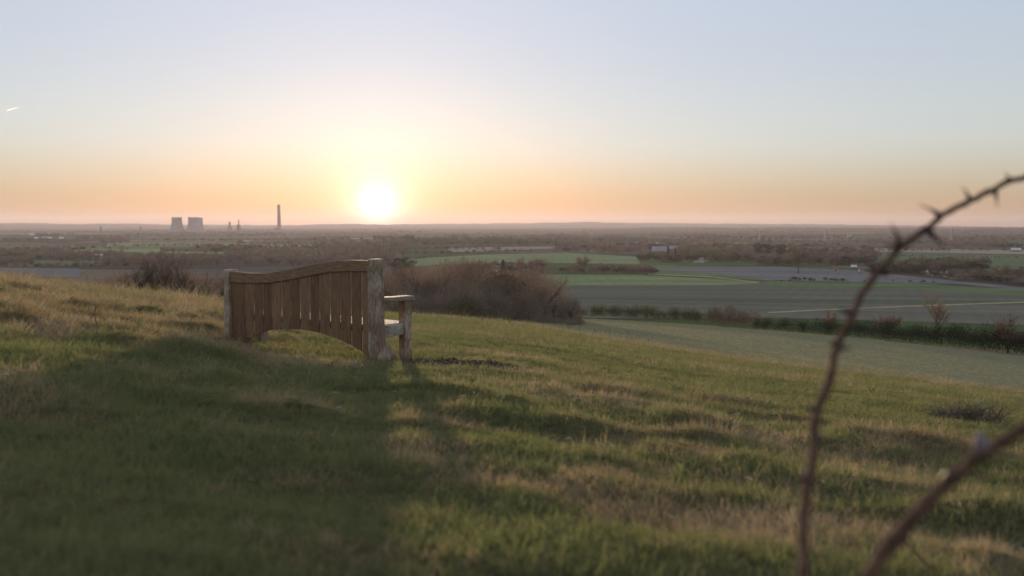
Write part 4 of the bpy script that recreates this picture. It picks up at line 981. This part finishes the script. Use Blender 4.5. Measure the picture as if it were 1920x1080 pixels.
field([-40, 300], [461, 460], [469, 468], Fg)
field([130, 300], [467, 467], [474, 473], Fl)
field([200, 480], [456, 455], [463, 462], Fl)
field([260, 420], [472, 472], [478, 477], Fl)
field([470, 640], [476, 473], [482, 479], Fl)
field([460, 640], [459, 457], [464, 462], Ft)
field([590, 760], [447, 446], [449, 448], Ft)
field([-40, 240], [437, 437], [439, 438.5], Ft)

# ------------------------------------------------------------------ buildings
def house(px_, py_, wpx, label, wall, roof, depth=8, rz=0, ratio=.42, roof_h=.45, name='house', wins=3, cat='house', wpx_d=None, r=None, chim=True):
    p = hit(px_, py_, 330) if r is None else at(px_, r); r_ = math.hypot(p[0], p[1]); w_ = wpx*r_/FPX; h = w_*ratio if ratio < 5 else ratio; d_ = depth
    az = math.atan2(p[0], p[1]); root = empty(name, (p[0], p[1], p[2]-.3), -az+rz); tag(root, label, cat)
    m = MB(); m.box(-w_/2, w_/2, -d_/2, d_/2, 0, h); 
    rh = roof_h*d_*.9; b = len(m.V); m.V += [(-w_/2, -d_/2, h), (-w_/2, d_/2, h), (-w_/2, 0, h+rh), (w_/2, -d_/2, h), (w_/2, d_/2, h), (w_/2, 0, h+rh)]; m.F += [(b, b+2, b+1), (b+3, b+4, b+5)]
    m.build('wall', wall, root)
    m = MB(); e_ = .35; t = .25; k_ = rh/(d_/2)
    for s in (-1, 1):
        m.loft([[(-w_/2-e_, s*(d_/2+e_), h-e_*k_), (-w_/2-e_, 0, h+rh), (-w_/2-e_, 0, h+rh+t), (-w_/2-e_, s*(d_/2+e_), h-e_*k_+t)],
                [(w_/2+e_, s*(d_/2+e_), h-e_*k_), (w_/2+e_, 0, h+rh), (w_/2+e_, 0, h+rh+t), (w_/2+e_, s*(d_/2+e_), h-e_*k_+t)]])
    rf = m.build('roof', roof, root)
    if chim: m = MB(); m.box(w_*.25, w_*.25+.9, -.45, .45, h+rh*.6, h+rh+1.3); m.build('chimney', M_bwall, rf)
    for i in range(wins):
        x_ = -w_/2+w_*(i+.5)/wins; m = MB(); s = min(1.2, w_/wins*.45)
        m.box(x_-s/2, x_+s/2, -d_/2-.06, -d_/2+.1, h*.35, h*.35+min(1.3, h*.4)); m.build('window', M_glass, root)
    if name != 'barn': m = MB(); m.box(-.5, .5, -d_/2-.09, -d_/2+.1, 0, 2.1); m.build('door', M_door, root)
    return root
house(1310, 492, 17, 'long white farmhouse on the dark wood edge right of centre', M_wwall, M_slate, 8, .1, .30, .45, wins=5)
house(1323, 491, 8, 'small white cottage adjoining the long white farmhouse on its right', M_wwall, M_tile, 6, .4, .5, .5, wins=2)
house(1236, 478, 27, 'big grey roofed barn among dark trees right of centre', M_bwall, M_rgrey, 22, 0, .28, .42, 'barn', 2, 'barn', chim=False)
house(1263, 472, 15, 'second smaller grey barn behind the two conifers', M_bwall, M_rgrey, 14, 0, .4, .42, 'barn', 2, 'barn', chim=False)
house(1738, 515, 6, 'white gabled cottage leftmost of the hamlet at far right', M_wwall, M_tile, 6, R(90), .6, .6, wins=1)
house(1751, 517, 6, 'pale cottage second from left in the hamlet at far right', M_wwall, M_slate, 6, R(20), .5, .5, wins=2)
house(1763, 517, 6, 'pale cottage just left of the bright white gable in the hamlet', M_wwall, M_tile, 6, R(10), .5, .5, wins=2)
house(1775, 519, 8, 'bright white steep gable facing the viewer in the hamlet at far right', M_wwall, M_slate, 5.5, R(90), .35, 1.1, wins=1)
house(1824, 519, 10, 'brick house with pale gable right of the hamlet', M_bwall, M_tile, 7, R(60), .45, .6, wins=2)
house(1601, 504, 9, 'cottage with grey roof at the lower edge of the right wood', M_bwall, M_metal, 7, 0, .4, .4, wins=2)
house(1567, 509, 7, 'small pale cottage half hidden below the right wood', M_wwall, M_tile, 6, 0, .45, .5, wins=2)
house(1614, 509, 6, 'tiny white cottage right of the grey roofed cottage', M_wwall, M_tile, 5, .3, .5, .5, wins=1)
house(934, 509, 15, 'white walled farmhouse beside the conifer in the middle distance', M_wwall, M_tile, 7, .2, .38, .6, wins=3)
house(1012, 512, 12, 'brick farmhouse with pale gable end among the middle distance trees', M_bwall, M_tile, 7, R(50), .5, .6, wins=2)
house(985, 511, 16, 'low dark roofed farm building between the two farmhouses', M_bwall, M_slate, 8, 0, .25, .5, 'barn', 3, 'farm building', chim=False)
house(377, 546, 44, 'long low shed with a pale metal roof just beyond the brow left of the bench', M_bwall, M_metal, 11, .1, .10, .30, 'barn', 6, 'shed', chim=False)
house(182, 484, 18, 'long white industrial shed in the left distance', M_wwall, M_metal, 12, 0, .2, .3, 'barn', 4, 'shed', chim=False)
house(61, 441.5, 10, 'bright white warehouse in the far left distance', M_wwall, M_metal, 20, 0, .25, .2, 'barn', 0, 'warehouse', chim=False)
for x_, lab in ((69, 'first pale warehouse of the row in the far left distance'), (83, 'second pale warehouse of the row in the far left distance'), (93, 'third pale warehouse of the row in the far left distance'), (115, 'rightmost pale warehouse of the row in the far left distance')):
    house(x_, 447.5, 7, lab, M_wwall, M_metal, 16, 0, .22, .25, 'barn', 0, 'warehouse', chim=False)
house(461, 453, 11, 'pale long shed in the distance left of the tall chimney foot', M_wwall, M_metal, 14, 0, .12, .25, 'barn', 0, 'shed', chim=False)
house(543, 470, 5, 'small bright house in the distance above the bench back', M_wwall, M_tile, 7, 0, .6, .5, wins=0)
house(421, 481, 5, 'small white house in the distance above the left bench post', M_wwall, M_slate, 7, 0, .9, .5, wins=0)
house(1905, 472, 14, 'grey farm building at the far right edge beyond the green field', M_bwall, M_metal, 12, 0, .22, .35, 'barn', 2, 'barn', chim=False)
for x_, y_, lab in ((1195, 455, 'leftmost'), (1207, 456, 'second from left'), (1219, 455, 'third from left'), (1231, 457, 'rightmost')):
    house(x_, y_, 6, lab+' of the pale houses of the distant village above the barn', M_wwall, M_tile, 8, 0, .4, .4, wins=0)
house(1593, 444, 9, 'pale hillside farm on the distant slope left of the tall briar', M_wwall, M_slate, 10, 0, .3, .4, wins=0)

# ------------------------------------------------------------------ power station
def tower(px_, r, wt, wb, top_y, label):
    p = at(px_, r); h = (ray(px_, top_y)[2]/math.hypot(*ray(px_, top_y)[:2]))*r - p[2]; k_ = r/FPX
    root = empty('cooling_tower', (p[0], p[1], p[2]-1)); tag(root, label, 'cooling tower', 'cooling towers of the power station')
    rb, rt = wb*k_/2, wt*k_/2; rth = rt*.97
    prof = []
    for i in range(15):
        t = i/14; z = h*t
        rr_ = rth*math.sqrt(1+((1-t/.82)**2)*((rb/rth)**2-1)) if t < .82 else rth+(rt-rth)*((t-.82)/.18)**1.5
        prof.append((rr_, 9+z*(1-9/h)))
    m = MB(); m.rings(prof+[(prof[-1][0]-1.5, h), (prof[-1][0]-2, h-25)], 40, cap=False); m.build('shell', M_conc, root, smooth=True)
    m = MB(); m.rings([(rb*.9, 0), (rb*.9, 9)], 40); m.build('basin', M_concd, root)
    m = MB()
    for i in range(28):
        a = 2*math.pi*i/28; a2 = a+math.pi/28
        m.tube([(rb*1.0*math.cos(a), rb*math.sin(a), 0), (rb*.985*math.cos(a2), rb*.985*math.sin(a2), 9.5)], .8, 4)
    m.build('leg_ring', M_concd, root)
tower(333.5, 5300, 17.5, 27, 407, 'hyperbolic concrete cooling tower leftmost in the power station, standing alone')
tower(364.5, 5250, 18, 27, 407, 'cooling tower in front of the overlapping pair, left of centre in the power station')
tower(372.5, 5480, 17, 25, 407.6, 'cooling tower overlapped by its neighbour, right of the pair in the power station')
def stack(px_, r, top_y, r0, r1, label, blocks=()):
    p = at(px_, r); h = (ray(px_, top_y)[2]/math.hypot(*ray(px_, top_y)[:2]))*r - p[2]
    root = empty('chimney_stack', (p[0], p[1], p[2]-1)); tag(root, label, 'chimney')
    m = MB(); m.rings([(r0, 0), (r0*.55+r1*.45, h*.4), (r1, h-2)], 28); m.build('shaft', M_concd, root, smooth=False)
    m = MB(); m.rings([(r1*1.06, h-6), (r1*1.06, h), (r1*.8, h), (r1*.8, h+2.5)], 28); m.build('cap', M_concd, root)
    for (x0, x1, hh) in blocks:
        m = MB(); m.box(x0, x1, -16, 16, 0, hh); m.build('boiler_house', M_conc, root)
stack(524.5, 5600, 384, 11.5, 9.6, 'very tall concrete chimney of the power station, left of the sun', [(-26, 6, 34), (6, 24, 22)])
stack(432, 5600, 416.5, 6.5, 6, 'short thick stack left of the pair between cooling towers and tall chimney', [(-7.5, 7.5, 42)])
stack(449, 5600, 412, 3.6, 3.2, 'short thin stack with a stepped block, between cooling towers and tall chimney', [(-9, 4, 52), (-4, 8, 46)])
def block(px_, r, w_, d_, h, label, m_=None, n=3):
    p = at(px_, r); root = empty('power_station_hall', (p[0], p[1], p[2]-1)); tag(root, label, 'industrial building')
    m = MB(); m.box(-w_/2, w_/2, -d_/2, d_/2, 0, h); m.build('wall', m_ or M_conc, root)
    m = MB(); m.box(-w_/2-1, w_/2+1, -d_/2-1, d_/2+1, h+.01, h+1.5); rf = m.build('roof', M_metal, root)
block(478, 5650, 120, 50, 18, 'low turbine hall between the thin stack and the tall chimney'); block(415, 5500, 60, 40, 12, 'low pale hall left of the short stacks', M_wwall); block(300, 5200, 90, 40, 10, 'low hall left of the cooling towers')

# pylons
def pylon(px_, r, h, label):
    p = at(px_, r); root = empty('electricity_pylon', (p[0], p[1], p[2]-.5)); tag(root, label, 'pylon', 'lattice pylons on the plain')
    m = MB(); b = h*.085; t = h*.02; w_ = max(.22, r*.00012)
    for sx in (-1, 1):
        for sy in (-1, 1): m.tube([(sx*b, sy*b, 0), (sx*t*1.6, sy*t*1.6, h*.6), (sx*t*.5, sy*t*.5, h)], w_, 4)
    for i in range(7):
        z0, z1 = h*i/8, h*(i+1)/8; f0, f1 = b+(t*1.2-b)*min(i/5.5, 1), b+(t*1.2-b)*min((i+1)/5.5, 1)
        for sy in (-1, 1): m.tube([(-f0, sy*f0, z0), (f1, sy*f1, z1)], w_*.7, 3); m.tube([(f0, sy*f0, z0), (-f1, sy*f1, z1)], w_*.7, 3)
    m.build('mast', M_steel, root)
    for z in (.62, .75, .88):
        m = MB(); a = h*(.17 if z != .75 else .21); m.tube([(-a, 0, h*z), (0, 0, h*z+h*.025), (a, 0, h*z)], w_, 4); m.tube([(-a, 0, h*z), (a, 0, h*z)], w_, 4); m.build('crossarm', M_steel, root)
for px_, r, h, lab in ((191, 4200, 46, 'faint lattice pylon leftmost, on the plain left of the cooling towers'), (265, 4700, 46, 'faint lattice pylon just left of the cooling towers'), (1424, 2900, 42, 'thin lattice pylon above the right wood near the pines'),
                       (1546, 2900, 42, 'thin lattice pylon right of centre between pines and tall briar'), (1782, 2700, 42, 'thin lattice pylon at far right beyond the green field')):
    pylon(px_, r, h, lab)

# short contrail high on the left, far above the haze
cc_ = [pt3(14, 207, 30000), pt3(24, 204, 30000), pt3(36, 201, 30000)]
M_con, N_, L_2, n_ = mat('contrail'); o_ = N_('ShaderNodeOutputMaterial'); b_ = N_('ShaderNodeVolumePrincipled'); b_.inputs['Color'].default_value = (1, 1, 1, 1); b_.inputs['Density'].default_value = .02; b_.inputs['Anisotropy'].default_value = .7
L_2(b_.outputs[0], o_.inputs['Volume'])
m = MB(); m.tube([cc_[0]-cc_[0], cc_[1]-cc_[0], cc_[2]-cc_[0]], [15, 12, 5], 8); tag(m.build('contrail', M_con, loc=cc_[0], smooth=True), 'short white contrail high in the sky at the upper left', 'contrail')

# ------------------------------------------------------------------ haze: one closed box of air round everything on the ground
M_haze, N_, L_2, n_ = mat('haze air'); o_ = N_('ShaderNodeOutputMaterial'); pv = N_('ShaderNodeVolumePrincipled'); L_2(pv.outputs[0], o_.inputs['Volume'])
pv.inputs['Color'].default_value = HAZE_C; pv.inputs['Density'].default_value = HAZE_D; pv.inputs['Anisotropy'].default_value = HAZE_G
m = MB(); m.box(-20600, 20600, -20600, 20600, -62, 150); hz = m.build('haze', M_haze); tag(hz, kind='stuff')
for me_ in bpy.data.meshes: pass
